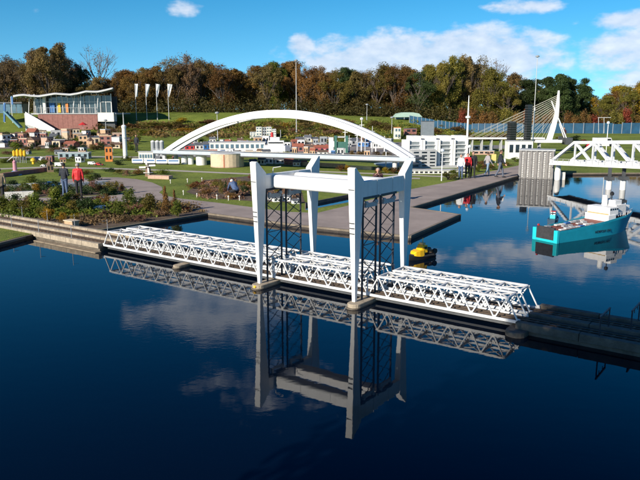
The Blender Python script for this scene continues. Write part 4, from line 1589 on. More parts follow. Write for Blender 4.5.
# hedges and low trees between them
for k in range(58):
    px = -2 + k * 2.4 + g5.uniform(-2, 2)
    py = g5.uniform(138, 151)
    col = g5.choice(['dark green', 'mid green', 'olive brown', 'dark green', 'orange brown'])
    shrub(px, py, g5.uniform(6, 12), g5.uniform(4, 8), col, g5.choice(('round', 'low')), '%s bush among the model town houses, %s of its colour from left' % (col, nth(('tb', col))), 'bushes in the model town')
for k, px in enumerate((4, 23, 44, 60, 72, 118, 129, 152, 166, 110)):
    shrub(px, (163, 160, 164, 173, 161, 165, 160.5, 156, 161, 172)[k], 13, 5, ('mid green', 'dark green')[k % 2], 'low', '%s low hedge on left lawns, %s of its colour from left' % (('mid green', 'dark green')[k % 2], nth(('hl', k % 2))), 'low hedges on the left lawns')
mini_house(109.5, 161.5, 7, 16, ORANGE, BROWNROOF, 'tall orange model block standing on the left lawn', None, .15, .8, 'model_block', 'model building', True)
mini_house(75, 158.5, 30, 6.5, M('blue_grey_cladding', (.24, .32, .36), .5, .1, 4), LGREY, 'long low blue-grey model hall behind the black-coated visitor', None, 0, .3, 'model_hall', 'model building', True)
mini_house(50.5, 172, 6, 12, M('brown_stone', (.22, .15, .09), .8, .2, 7), BROWNROOF, 'brown pointed model church tower left of the two visitors', None, .4, 1, 'model_tower', 'model tower', tower=True)
# low walls and yards
def low_wall(px0, py0, px1, py1, h, w, mat, label):
    a, b = T(px0, py0), T(px1, py1)
    t = thing('low_wall', (a + b) / 2, label, 'wall')
    n = max(3, int((b - a).length / .9))
    d = (b - a) / n
    for i in range(n):
        MB().bar(a + d * i + Vector((0, 0, h / 2)), a + d * (i + .985) + Vector((0, 0, h / 2 + .003 * (i % 2))), w, h).build('wall_block', mat, t)
low_wall(2, 177.5, 52, 170.5, .28, .22, BRICK, 'long brown brick wall slanting across the lawn at left')
low_wall(2, 188.5, 62, 186, .22, .35, LGREY, 'pale stone ledge behind the left shrubs')
low_wall(2, 198.5, 34, 196.8, .30, .3, OFFWHITE, 'white balustrade-like wall left of the visitors')
low_wall(62, 187.5, 108, 184, .2, .5, M('bluish_stone', (.34, .37, .40), .7, .1, 3), 'bluish stone ledge beside the red-jacketed visitor')
low_wall(300, 165.5, 345, 168, .3, .2, TAN, 'tan wall along the lawn under the arch deck')
low_wall(150, 178.3, 171, 179.2, .22, .5, PINK, 'low salmon slab on the lawn beyond the curved path')
low_wall(345, 168.5, 372, 170, .25, .2, CREAM, 'pale wall left of the sloping grey slab')
# yellow silo row
p = T(20, 163)
t = thing('silo_row', p, 'row of yellow model silos on a frame at left', 'model silos')
k = p.y / FPX
for i in range(4):
    x = (-5.2 + i * 3.5) * k
    MB().lathe((x, 0, 6.2 * k), [(.5 * k, 0), (1.5 * k, 1.2 * k), (1.5 * k, (5.2 + (1.2 if i in (1, 2) else 0)) * k), (.3 * k, (6.4 + (1.2 if i in (1, 2) else 0)) * k)], 12).build('silo', YELLOW, t, local=True)
    for sx in (-1, 1):
        MB().bar((x + sx * k, 0, 0), (x + sx * k, 0, 7 * k), .4 * k).build('leg', GREYPAINT, t, local=True)
MB().bar((-13 * k, 0, 1.5 * k), (-5 * k, 0, 7.5 * k), .8 * k).build('conveyor', LGREY, t, local=True)
p = T(33.5, 164)
t = thing('round_bin', p, 'small yellow dome-topped kiosk on the left lawn', 'kiosk')
MB().lathe((0, 0, 0), [(.12, 0), (.12, .2), (.22, .26), (.20, .4), (.06, .5)], 12).build('body', YELLOW, t, local=True)
p = T(15.5, 175)
t = thing('fairground_tower', p, 'pink and blue model tower before the brown wall', 'model tower')
MB().lathe((0, 0, 0), [(.46, 0), (.36, .18), (.16, .3)], 10).build('base', M('fair_blue', (.12, .28, .46), .5, .1, 5), t, local=True)
MB().lathe((0, 0, .3), [(.14, 0), (.12, .55), (.14, .6), (.02, .75)], 10).build('shaft', M('fair_pink', (.55, .25, .30), .6, .1, 5), t, local=True)

# windmill on the lawn
def windmill(px, py, hpx, label):
    p = T(px, py)
    k = p.y / FPX
    h = hpx * k
    t = thing('model_windmill', p, label, 'model windmill')
    MB().lathe((0, 0, 0), [(h * .19, 0), (h * .17, h * .18), (h * .11, h * .52)], 8).build('tower', M('brown_mill_brick', (.20, .12, .08), .85, .2, 8), t, local=True)
    MB().lathe((0, 0, h * .52), [(h * .13, 0), (h * .12, h * .07), (h * .03, h * .13)], 8).build('cap', M('thatch', (.16, .12, .075), .9, .2, 8), t, local=True)
    MB().lathe((0, 0, h * .20), [(h * .27, 0), (h * .27, h * .02)], 12).build('gallery', OFFWHITE, t, local=True)
    hub = Vector((0, -h * .17, h * .56))
    for a in range(4):
        ang = a * math.pi / 2 + .04
        e = hub + Vector((math.cos(ang), 0, math.sin(ang))) * h * .44
        s = MB().bar(hub, e, .02).build('sail_stock', WHITE2, t, local=True)
        MB().bar(hub + (e - hub) * .2 + Vector((-math.sin(ang), 0, math.cos(ang))) * .05, e + Vector((-math.sin(ang), 0, math.cos(ang))) * .05, .012, .11, up=(-math.sin(ang), 0, math.cos(ang))).build('sail_cloth', WHITE2, s, local=True)
windmill(148.5, 176.5, 18.5, 'brown model windmill with white sails on the lawn by curved path')

# white mast tower (lighthouse-like) at left
p = T(125.5, 158.5)
k = p.y / FPX
h = 42 * k
t = thing('model_mast_tower', p, 'slim white model broadcast tower with thin antenna on left lawn', 'model tower')
MB().lathe((0, 0, 0), [(2.2 * k, 0), (2.0 * k, 30 * k), (2.4 * k, 30.3 * k), (2.4 * k, 32 * k), (1.2 * k, 33 * k)], 14).build('shaft', WHITE, t, local=True, smooth=False)
MB().lathe((0, 0, 33 * k), [(.6 * k, 0), (.3 * k, 12 * k)], 8).build('antenna', LGREY, t, local=True)
MB().lathe((0, 0, 20 * k), [(2.3 * k, 0), (2.3 * k, .8 * k)], 14).build('ring', LGREY, t, local=True)
# train
p0 = T(141, 164.2)
t = thing('model_train', T(162, 164.5), 'white and blue model train below the left end of arch deck', 'model train')
for i in range(4):
    a = T(138 + i * 12, 164.2 + i * .25)
    MB().box((a.x, a.y, a.z + .30), (.92, .26, .34)).build('carriage', WHITE, t)
    MB().box((a.x, a.y - .003, a.z + .34), (.8, .27, .10)).build('window_band', BLUE, t)
    MB().box((a.x, a.y, a.z + .09), (.8, .2, .1)).build('bogie', DGREY, t)
t = thing('model_station', T(147, 161.5), 'white model station building with blue window band by windmill', 'model building')
a = T(147, 161.8)
MB().box((a.x, a.y, a.z + .42), (1.25, .6, .84)).build('wall', OFFWHITE, t)
for i in range(5):
    MB().box((a.x - .46 + i * .23, a.y - .305, a.z + .50), (.17, .02, .3)).build('window', BGLASS, t)
MB().box((a.x, a.y, a.z + .87), (1.35, .7, .06)).build('roof', LGREY, t)
# dark silos left of the arch
for i in range(3):
    tank(153.5 + i * 4.4, 157.5, 4.2, 141, GREYPAINT, 'grey upright silo left of the arch springing, %s from left' % ORD[i])

# model cars and vans
def car(px, py, yaw, body, label, van=False, s=1.0):
    p = T(px, py)
    t = thing('model_van' if van else 'model_car', p, label, 'model vehicle', 'model vehicles on the park roads', yaw)
    L, w, h = (.56, .2, .24) if van else (.42, .17, .14)
    L, w, h = L * s * 1.6, w * s * 1.6, h * s * 1.6
    m = MB()
    if van:
        prof = [(-L / 2, .05), (L / 2, .05), (L / 2, h * .45), (L * .40, h * .55), (L * .30, h), (-L / 2, h)]
    else:
        prof = [(-L / 2, .04), (L / 2, .04), (L / 2, h * .5), (L * .22, h * .58), (L * .08, h), (-L * .25, h), (-L * .40, h * .58), (-L / 2, h * .55)]
    n = len(prof)
    m.add([(x, -w / 2, z) for x, z in prof] + [(x, w / 2, z) for x, z in prof], [tuple(range(n)), tuple(reversed(range(n, 2 * n)))] + [(i, n + i, n + (i + 1) % n, (i + 1) % n) for i in range(n)])
    m.build('body', body, t, local=True, bevel=.01)
    for sx in (-.3, .3):
        for sy in (-1, 1):
            MB().tube((sx * L, sy * w * .42, .05 * s * 1.4), (sx * L, sy * w * .53, .05 * s * 1.4), .05 * s * 1.5, n=10).build('wheel', BLACK, t, local=True)
    for sy in (-1, 1):
        MB().box((L * .05 if not van else L * .2, sy * w * .5, h * .75), (L * .34 if not van else L * .2, .012, h * .28)).build('side_window', GLASS, t, local=True)
car(60, 166.5, .2, WHITE, 'white model van on the left path, behind black-coated visitor', True, .85)
car(92, 165, .1, WHITE, 'white model van right of the red-jacketed visitor', True, .7)
car(99, 165.5, 0, RED, 'small red model car beside white van on path')
car(44, 166.8, .1, WHITE, 'white model car left of the long low hall', False, .8)
car(52, 187, .3, BLUE, 'blue model car on ledge left of black-coated visitor', False, 1.4)
car(34, 188.5, .3, WHITE, 'white model car on ledge near the left edge', False, 1.3)
car(101, 212, .5, WHITE, 'white model van parked in the waterside bed', True, .75)
car(590, 147, .2, RED, 'red model car on the lawn behind the right truss bridge', False, 1.6)
car(603, 146.5, .2, WHITE, 'white model lorry behind the right truss bridge', True, 2.6)

# ---- port area behind the arch deck
def block(px, py, wpx, hpx, dm, mat, name, label, cat, yaw=0, floors=0, top=None):
    p = T(px, py)
    k = p.y / FPX
    w, h = wpx * k, hpx * k
    t = thing(name, p, label, cat, None, yaw)
    MB().box((0, 0, h / 2), (w, dm, h)).build('wall', mat, t, local=True)
    MB().box((0, 0, h + .03), (w * 1.03, dm * 1.03, .06)).build('roof', top or LGREY, t, local=True)
    for j in range(floors):
        z = h * (j + .6) / floors
        n = max(2, int(w / .5))
        for i in range(n):
            MB().box((-w / 2 + (i + .5) * w / n, -dm / 2 - .004, z), (w / n * .62, .02, h / floors * .45)).build('window', GLASS if mat is not OFFWHITE else BGLASS, t, local=True)
    return t
block(238, 151, 54, 8.5, 2.0, OFFWHITE, 'glass_terminal', 'long white and blue glazed model terminal behind the arch deck', 'model building', .05, 1)
t = thing('moored_ship', T(277, 152), 'white model passenger ship in the harbour behind the arch deck', 'model ship')
k = t.location.y / FPX
m = MB()
L_ = 26 * k
hp = [(-L_ / 2, 0), (L_ * .3, -.5), (L_ / 2, 0), (L_ * .3, .5), (-L_ / 2, .5)]
m.prism([(-L_ / 2, -.5), (L_ * .32, -.5), (L_ / 2, 0), (L_ * .32, .5), (-L_ / 2, .5)], 0, .7).build('hull', WHITE, t, local=True)
MB().box((-.1, 0, .95), (L_ * .62, .8, .5)).build('cabin', WHITE2, t, local=True)
MB().box((-.2, 0, 1.38), (L_ * .36, .6, .34)).build('upper_cabin', WHITE, t, local=True)
MB().box((-.1, -.402, .98), (L_ * .56, .02, .14)).build('window_band', GLASS, t, local=True)
MB().lathe((-.5, 0, 1.55), [(.16, 0), (.13, .5)], 10).build('funnel', RED, t, local=True)
MB().tube((.4, 0, 1.5), (.4, 0, 2.3), .03, n=6).build('mast', LGREY, t, local=True)
for k_, (px, w, h, mat, nm) in enumerate(((298, 11, 8, BRICK, 'brick red'), (309, 10, 7, PINK, 'pink'), (322, 16, 6.5, M('raspberry_brick', (.38, .09, .10), .8, .2, 6), 'raspberry red'))):
    mini_house(px, 151.5, w, h, mat, REDROOF if k_ != 1 else BROWNROOF, '%s model warehouse in a row behind the arch deck' % nm, 'harbour warehouses', 0, .5, 'model_warehouse', 'model warehouse')
block(331, 153, 4.6, 15, .5, WHITE, 'white_tower', 'plain white model tower behind arch deck, left of green lock', 'model tower', 0, 0)
t = thing('lock_gate', T(341, 153), 'green model lock lift gate with two side towers behind the arch', 'model lock')
k = t.location.y / FPX
GRN = M('lock_green', (.05, .15, .12), .5, .15, 5)
for sx in (-5.5, 5.5):
    MB().box((sx * k, 0, 8.5 * k), (2.6 * k, .5, 17 * k)).build('tower', GRN, t, local=True)
MB().box((0, 0, 8 * k), (8.6 * k, .25, 6 * k)).build('gate', GRN, t, local=True)
MB().box((0, 0, 15.8 * k), (8.6 * k, .3, 1.4 * k)).build('bridge', LGREY, t, local=True)
for i, (px, yt, col) in enumerate(((345, 127, WHITE), (361.5, 118, WHITE), (365.5, 133, LGREY), (357.5, 131, WHITE), (373, 126, LGREY), (377, 140, WHITE), (386, 136, WHITE), (350, 135, LGREY))):
    p = T(px, 153)
    p.y += .3 * i
    t = thing('harbour_mast', p, '%s slender harbour mast seen through arch, %s from first' % ('white' if col is WHITE else 'grey', ORD[i]), 'mast', 'harbour masts behind the arch')
    h = D(px, yt, p.y).z - p.z
    MB().tube((0, 0, 0), (0, 0, h), .07, .03, 8).build('pole', col, t, local=True)
    MB().box((0, 0, h * .8), (.5, .05, .05)).build('yard', col, t, local=True)
    if i == 1:
        MB().lathe((0, 0, h * .93), [(.05, 0), (.16, .1), (.16, .25), (.04, .32)], 10).build('lamp_head', WHITE, t, local=True)
g6 = random.Random(4)
for i in range(14):                                   # cranes, boats and stacks on the harbour quay
    px = 183 + i * 15.0 + g6.uniform(-4, 4)
    mt, cn = g6.choice(((WHITE, 'white'), (BLUE, 'blue'), (LGREY, 'grey'), (WHITE, 'white'), (GRN, 'green')))
    block(px, 147.5 + g6.uniform(-1.2, 1), g6.uniform(4, 11), g6.uniform(3, 6), .8, mt, 'harbour_shed', '%s small shed on quay behind arch deck, %s of its colour' % (cn, nth(('quay', cn))), 'model shed', g6.uniform(-.3, .3), 1)
for i, (px, w, h) in enumerate(((253, 6, 6), (259, 5.5, 11), (264.5, 4, 10.5), (269, 5, 11), (274, 4, 9))):
    block(px, 138.5, w, h, .9, OFFWHITE if i != 2 else GREYPAINT, 'model_tower_block', '%s model tower block in cluster under the arch, %s from left' % ('white' if i != 2 else 'grey', ORD[i]), 'model tower block', .1, 4)
for i, (px, w, h, mt, cn) in enumerate(((301, 10, 5, OFFWHITE, 'white'), (308, 7, 7, LGREY, 'grey'), (314, 8, 5, CREAM, 'cream'), (326, 10, 5, TAN, 'tan'), (190, 9, 6, RED, 'red'), (199, 8, 7, OFFWHITE, 'white'), (207, 7, 8, BLUE, 'blue'), (182, 6, 5, OFFWHITE, 'white'))):
    mini_house(px, 142 if px > 210 else 149.5, w, h, mt, GREYROOF, '%s gabled model house seen under the arch, %s of its colour' % (cn, nth(('ua', cn))), 'houses seen under the arch', None, .8)
for i, (px, py, w, h, mt, cn) in enumerate(((262, 164.5, 7, 8, OFFWHITE, 'white'), (270, 163.5, 9, 8, WHITE, 'white'), (279, 163.5, 10, 7, OFFWHITE, 'white'), (289, 164.5, 9, 6, BRICK, 'brick'), (297, 166, 7, 6, OFFWHITE, 'white'), (253, 164, 7, 5, BLUE, 'blue'), (303, 165.5, 8, 5, BRICK, 'brick'))):
    mini_house(px, py, w, h, mt, GREYROOF if mt is not BRICK else REDROOF, '%s model house below the arch deck, %s of its colour from left' % (cn, nth(('bd', cn))), 'houses below the arch deck', None, .7)
for i, (px, py, w, h) in enumerate(((268, 200, 8, 6), (277, 201.5, 9, 6), (287, 201, 8, 7), (296, 203.5, 8, 5))):
    mini_house(px, py, w, h, WHITE, GREYROOF, 'small white model house behind the gantry, %s from left' % ORD[i], 'white houses behind the gantry', None, .7)

# paved harbour quay draped over the rising ground behind the arch deck
def draped(name, x0, x1, ya, yb, mat, lift=.03):
    vs, fs = [], []
    nx, ny = 24, 6
    for j in range(ny + 1):
        for i in range(nx + 1):
            p = T(x0 + (x1 - x0) * i / nx, ya + (yb - ya) * j / ny)
            vs.append((p.x, p.y, p.z + lift))
    for j in range(ny):
        for i in range(nx):
            q = j * (nx + 1) + i
            fs.append((q, q + 1, q + nx + 2, q + nx + 1))
    m = MB()
    m.add(vs, fs)
    o = m.build(name, mat)
    for p in o.data.polygons:
        if p.normal.z < 0:
            p.flip()
    return tag(o, kind='structure')
draped('harbour_quay', 178, 402, 142.5, 157.5, M('quay_setts', (.22, .20, .185), .85, .3, 1.2))
draped('town_square', -6, 130, 137.5, 148.8, M('town_setts', (.20, .165, .13), .9, .35, 1.5))
draped('harbour_road', 400, 520, 145.5, 149, M('grey_road', (.20, .195, .19), .85, .2, 1.5))
g7 = random.Random(41)
MIX = [('white', OFFWHITE), ('white', WHITE), ('grey', LGREY), ('dark grey', GREYPAINT), ('tan', TAN), ('cream', CREAM), ('blue', BLUE), ('brick', BRICK)]
for i in range(46):
    px = 184 + (i % 23) * 9.3 + g7.uniform(-3, 3)
    py = (144.2 if i < 23 else 155.2) + g7.uniform(-1.2, 1.4)
    cn, mt = g7.choice(MIX)
    kind = g7.random()
    if kind < .45:
        mini_house(px, py, g7.uniform(5, 9), g7.uniform(4, 7), mt, g7.choice((GREYROOF, BROWNROOF, REDROOF)), '%s gabled harbour house, %s row, %s of its colour from left' % (cn, 'back' if i < 23 else 'front', nth(('hh', cn, i < 23))), 'harbour houses behind the arch deck', None, .8)
    elif kind < .8:
        mini_house(px, py, g7.uniform(4, 8), g7.uniform(5, 9), mt, LGREY, '%s flat harbour block, %s row, %s of its colour from left' % (cn, 'back' if i < 23 else 'front', nth(('hf', cn, i < 23))), 'harbour blocks behind the arch deck', None, .8, flatroof=True)
    else:
        col = g7.choice(['dark green', 'mid green', 'olive brown'])
        shrub(px, py, g7.uniform(7, 12), g7.uniform(4, 6), col, 'low', '%s bush on harbour quay, %s of its colour from left' % (col, nth(('hq', col))), 'bushes on the harbour quay')
for i in range(30):                                     # scattered models and hedges on the left lawns
    px = g7.uniform(2, 178)
    py = g7.choice((152.2, 154.0, 160.5, 162.3, 174.0)) + g7.uniform(-.5, .5)
    if 116 < px < 134 and py < 162:
        continue
    cn, mt = g7.choice(MIX)
    if g7.random() < .5 and py < 170:
        mini_house(px, py, g7.uniform(5, 10), g7.uniform(3.5, 6.5), mt, g7.choice((GREYROOF, BROWNROOF, REDROOF, LGREY)), '%s model building on the left lawns, %s of its colour' % (cn, nth(('ll', cn))), 'model buildings on the left lawns', None, .7, flatroof=g7.random() < .4)
    else:
        col = g7.choice(['dark green', 'mid green', 'orange brown', 'heather pink', 'yellow green'])
        shrub(px, py, g7.uniform(6, 15), g7.uniform(3, 6), col, 'low', '%s small bush on the left lawns, %s of its colour' % (col, nth(('lb', col))), 'small bushes on the left lawns')

# ---- white terraced blocks with bays
def terraced():
    p = T(434, 166)
    k = p.y / FPX
    t = thing('terraced_block', p, 'white terraced model block with four glazed bays right of arch', 'model building', None, .18)
    bw = 15.6 * k
    hs = 31 * k
    for i in range(4):
        x = (-1.5 + i) * bw
        MB().box((x, 0, hs * .42), (bw * .98, 1.6, hs * .84)).build('bay_wall', WHITE, t, local=True)
        MB().box((x + bw * .12, .1, hs * .90), (bw * .66, 1.2, hs * .14)).build('roof_storey', WHITE2, t, local=True)
        for s in (-.47, .36):
            MB().box((x + s * bw, -.88, hs * .42), (bw * .14, .2, hs * .86)).build('fin_wall', WHITE, t, local=True)
        for j in range(6):
            z = hs * (.10 + .13 * j)
            MB().box((x - .05 * bw, -.81, z), (bw * .62, .03, hs * .085)).build('window', M('bay_glass', (.22, .25, .26), .15, .25, 3, spec=.6), t, local=True)
            MB().box((x - .05 * bw, -.90, z - hs * .058), (bw * .62, .18, hs * .018)).build('balcony', WHITE, t, local=True)
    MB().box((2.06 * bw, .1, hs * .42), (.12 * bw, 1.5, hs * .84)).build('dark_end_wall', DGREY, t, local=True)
    MB().box((0, -1.2, .06), (4.3 * bw, 1.4, .12)).build('plinth', LGREY, t, local=True)
terraced()
t = block(422.5, 167.5, 25, 16.5, .8, LGREY, 'grey_slab_block', 'grey slab model block with window grid before the white terraces', 'model building', .15, 5)
block(427, 141, 11, 19, 1.2, M('blue_grey_tower', (.20, .23, .26), .5, .1, 4), 'grey_tower_block', 'plain blue-grey tower behind the white terraced block', 'model tower block', .1, 0, DGREY)
block(410, 138, 11, 9, 1.2, BRICK, 'brick_block', 'dark brick model block right of the arch end', 'model building', .1, 2, GREYROOF)
block(397, 139, 6, 11, .8, OFFWHITE, 'white_block', 'white and orange model block above the arch\'s right end', 'model building', .1, 2, ORANGE)
# sloping slab roof
t = thing('sloping_slab', T(398, 170), 'grey sloping slab roof on the lawn right of arch', 'model building')
a, b, c, d = G(374, 163, .42), G(388, 167.5, .42), G(421, 163.5, .70), G(404, 160, .70)
MB().hexa([v - Vector((0, 0, .10)) for v in (a, b, c, d)], [a, b, c, d]).build('slab', M('slate_blue_sheet', (.24, .30, .33), .45, .1, 3), t)
for q in (b + (a - b) * .06, c, d + Vector((.2, -.2, 0)), a + (d - a) * .1):
    MB().bar(Vector((q.x, q.y, .22)), Vector((q.x, q.y, max(q.z - .1, .26))), .14).build('post', LGREY, t)
t = thing('low_model_terrace', T(440, 174), 'low white-edged model terrace before the white terraced block', 'model terrace')
a = T(437, 173.3)
MB().box((a.x, a.y, a.z + .12), (4.0, 1.0, .24)).build('body', OFFWHITE, t, bevel=.02)
MB().box((a.x, a.y, a.z + .26), (4.1, 1.1, .05)).build('roof', LGREY, t)
for i in range(12):
    MB().box((a.x - 1.85 + i * .335, a.y - .505, a.z + .12), (.2, .02, .12)).build('window', GLASS, t)
block(478, 150, 28, 4, .8, LGREY, 'low_hall', 'low grey hall on the lawn left of the dark towers', 'model building', 0, 1)
block(483, 154.5, 20, 3.5, .8, PINK, 'low_hall', 'low salmon hall left of the dark towers', 'model building', 0, 1)

# ---- mast with crow's nest
p = T(467, 144)
k = p.y / FPX
t = thing('observation_mast', p, 'white model observation mast with crow\'s nest above white blocks', 'model tower')
MB().lathe((0, 0, 0), [(1.1 * k, 0), (.9 * k, 26 * k), (.8 * k, 30 * k), (.3 * k, 47 * k)], 12).build('shaft', WHITE, t, local=True)
MB().lathe((0, 0, 24.5 * k), [(1.0 * k, 0), (2.6 * k, 1.0 * k), (2.6 * k, 2.4 * k), (1.4 * k, 3.0 * k)], 14).build('crows_nest', WHITE2, t, local=True)
MB().lathe((0, 0, 0), [(2.6 * k, 0), (2.6 * k, .9 * k)], 14).build('base', LGREY, t, local=True)

# ---- dark towers and the white pavilion by the promenade
def dark_tower(px, py, wpx, ytop, label, emblem=False):
    p = T(px, py)
    k = p.y / FPX
    h = D(px, ytop, p.y).z - p.z
    w = wpx * k
    t = thing('dark_tower', p, label, 'model tower block', 'dark model towers', .25)
    MB().box((0, 0, h / 2), (w * .9, w * .9, h)).build('core', M('dark_tower_glass', (.015, .018, .02), .12, .4, 6, spec=.6), t, local=True)
    n = int(h / .22)
    for i in range(n):
        MB().box((0, 0, .1 + i * h / n), (w * .98, w * .98, .035)).build('floor_band', DGREY, t, local=True)
    MB().box((0, 0, h + .05), (w * .6, w * .6, .12)).build('roof_plant', DGREY, t, local=True)
    if emblem:
        MB().lathe((0, 0, 0), [(w * .24, 0), (w * .24, .02)], 20).build('emblem', LGREY, t, local=True)
        o = t.children[-1]
        o.location = (0, -w * .5, h * .42)
        o.rotation_euler = (math.pi / 2, 0, 0)
dark_tower(526, 158, 5.6, 104.5, 'taller dark glass model tower with pale ring emblem near promenade', True)
dark_tower(510.5, 155, 7.2, 122.5, 'shorter broad dark model tower left of the tall one')
block(518, 158.5, 24, 17, 1.2, WHITE, 'white_pavilion', 'white flat pavilion at the feet of dark towers', 'model building', 0, 1)
p = T(532, 157)
t = thing('white_pole', p, 'thin white pole right of the tall dark tower', 'pole')
MB().tube((0, 0, 0), (0, 0, D(532, 107.5, p.y).z - p.z), .05, .04, 8).build('pole', WHITE, t, local=True)
MB().lathe((0, 0, 0), [(.14, 0), (.1, .12)], 10).build('foot', LGREY, t, local=True)
for px, py, yt, lab in ((468.5, 176, 148, 'thin white sign pole by the group on promenade'), (441.5, 181, 152, 'thin white pole before the white terraced block'), (385.8, 170, 146, 'thin white pole by the sloping slab'), (605, 165, 124, 'white lamp post standing beyond the right truss bridge')):
    p = T(px, py)
    t = thing('slim_pole', p, lab, 'pole')
    h = D(px, yt, p.y).z - p.z
    MB().tube((0, 0, 0), (0, 0, h), .035, .028, 8).build('pole', WHITE, t, local=True)
    MB().lathe((0, 0, h - .02), [(.03, 0), (.12, .06), (.10, .2), (.02, .24)], 10).build('lamp_head', M('pale_lamp', (.6, .68, .75), .3, .05, 4), t, local=True)

# ---- cable-stayed bridge
def cable_bridge():
    dep = 72.0
    def W(px, py, d=dep):
        return D(px, py, d)
    base = T(551, 142)
    t = thing('cable_bridge', Vector((W(520, 0).x, dep, terr(12, dep))), 'white cable-stayed bridge model with one bent pylon at right', 'bridge')
    zd = W(0, 138.2).z
    y0 = dep
    d1 = MB().box(((W(462, 0).x + W(552, 0).x) / 2, dep, zd), (W(552, 0).x - W(462, 0).x, 1.1, .16)).build('deck', WHITE2, t)
    for i in range(9):
        px = 468 + i * 10
        MB().box((W(px, 0).x, dep, (zd + terr(12, dep)) / 2 - .1), (.1, .8, zd - terr(12, dep) - .05)).build('deck_pier', LGREY, t)
    # two legs joining, bent at the knee
    pts = [(548.5, 141.5, .17), (552.6, 129, .17), (556.2, 116, .16), (557.6, 105, .13), (558.8, 90.5, .06)]
    for s in (-1, 1):
        vs, fs = [], []
        for (px, py, r) in pts:
            c = W(px, py)
            f = (141.5 - py) / 51
            c.y = dep + s * (.20 * (1 - min(1, f * 1.6)) + .05)
            for sa, sb in ((-1, -1), (1, -1), (1, 1), (-1, 1)):
                vs.append((c.x + r * sa * 1.25, c.y + r * sb * .8 + s * .002, c.z))
        n = len(pts)
        for i in range(n - 1):
            for k in range(4):
                fs.append((i * 4 + k, i * 4 + (k + 1) % 4, i * 4 + 4 + (k + 1) % 4, i * 4 + 4 + k))
        fs += [(0, 1, 2, 3), (4 * n - 4, 4 * n - 3, 4 * n - 2, 4 * n - 1)]
        m = MB()
        m.add(vs, fs)
        m.build('pylon_leg', WHITE, t, bevel=.03)
    MB().box((W(556, 0).x, dep, W(0, 141).z), (W(570, 0).x - W(543, 0).x, 1.3, .3)).build('pylon_foot', WHITE, t)
    CAB = M('pale_cable', (.62, .60, .50), .5, .1, 5)
    for i in range(11):
        f = i / 10
        top = W(557 + 1.4 * f, 112 - 17 * f)
        bot = W(543 - 76 * f, 138)
        for s in (-.45, .45):
            MB().tube((top.x, dep + s * .1, top.z), (bot.x, dep + s, bot.z), .011, n=5).build('cable', CAB, t)
    for s in (-.35, .35):
        MB().tube((W(558, 0).x, dep, W(0, 101).z), (W(575.5, 0).x, dep + s, W(0, 139.5).z), .06, n=6).build('back_stay', WHITE, t)
    MB().box((W(577, 0).x, dep, W(0, 141).z), (.7, 1.2, .7)).build('anchor_block', DGREY, t)
cable_bridge()

# ---- ribbed abutment tower
def ribbed():
    a, b = G(518, 178, 0), G(553, 179.2, 0)
    u = (b - a).normalized()
    n = Vector((-u.y, u.x, 0))
    zt = D(535, 150.5, a.y).z
    t = thing('ribbed_abutment', (a + b) / 2, 'grey ribbed concrete bridge abutment standing in the water', 'abutment')
    RIB = M('rib_grey', (.27, .26, .25), .8, .15, 6, bump=.3)
    p = [a + n * .05, b + n * .05, b + n * 1.6, a + n * 1.6]
    MB().prism(p, -.5, zt).build('body', RIB, t)
    L = (b - a).length
    for i in range(13):
        s = L * (i + .5) / 13
        c = a + u * s
        lite = i % 2 == 0
        if not lite:
            for j in range(14):
                z = .10 + j * (zt - .2) / 14
                MB().bar(Vector((c.x, c.y, z)), Vector((c.x, c.y, z + (zt - .2) / 14 * .62)), .075, .06).build('rib_block', WHITE2, t)
        else:
            MB().bar(Vector((c.x, c.y, -.2)), Vector((c.x, c.y, zt - .02)), .11, .08).build('rib', RIB, t)
    MB().prism([q + Vector((0, 0, 0)) for q in [a - u * .03 - n * .08, b + u * .03 - n * .08, b + u * .03 + n * 1.65, a - u * .03 + n * 1.65]], zt, zt + .07).build('cap', LGREY, t)
ribbed()

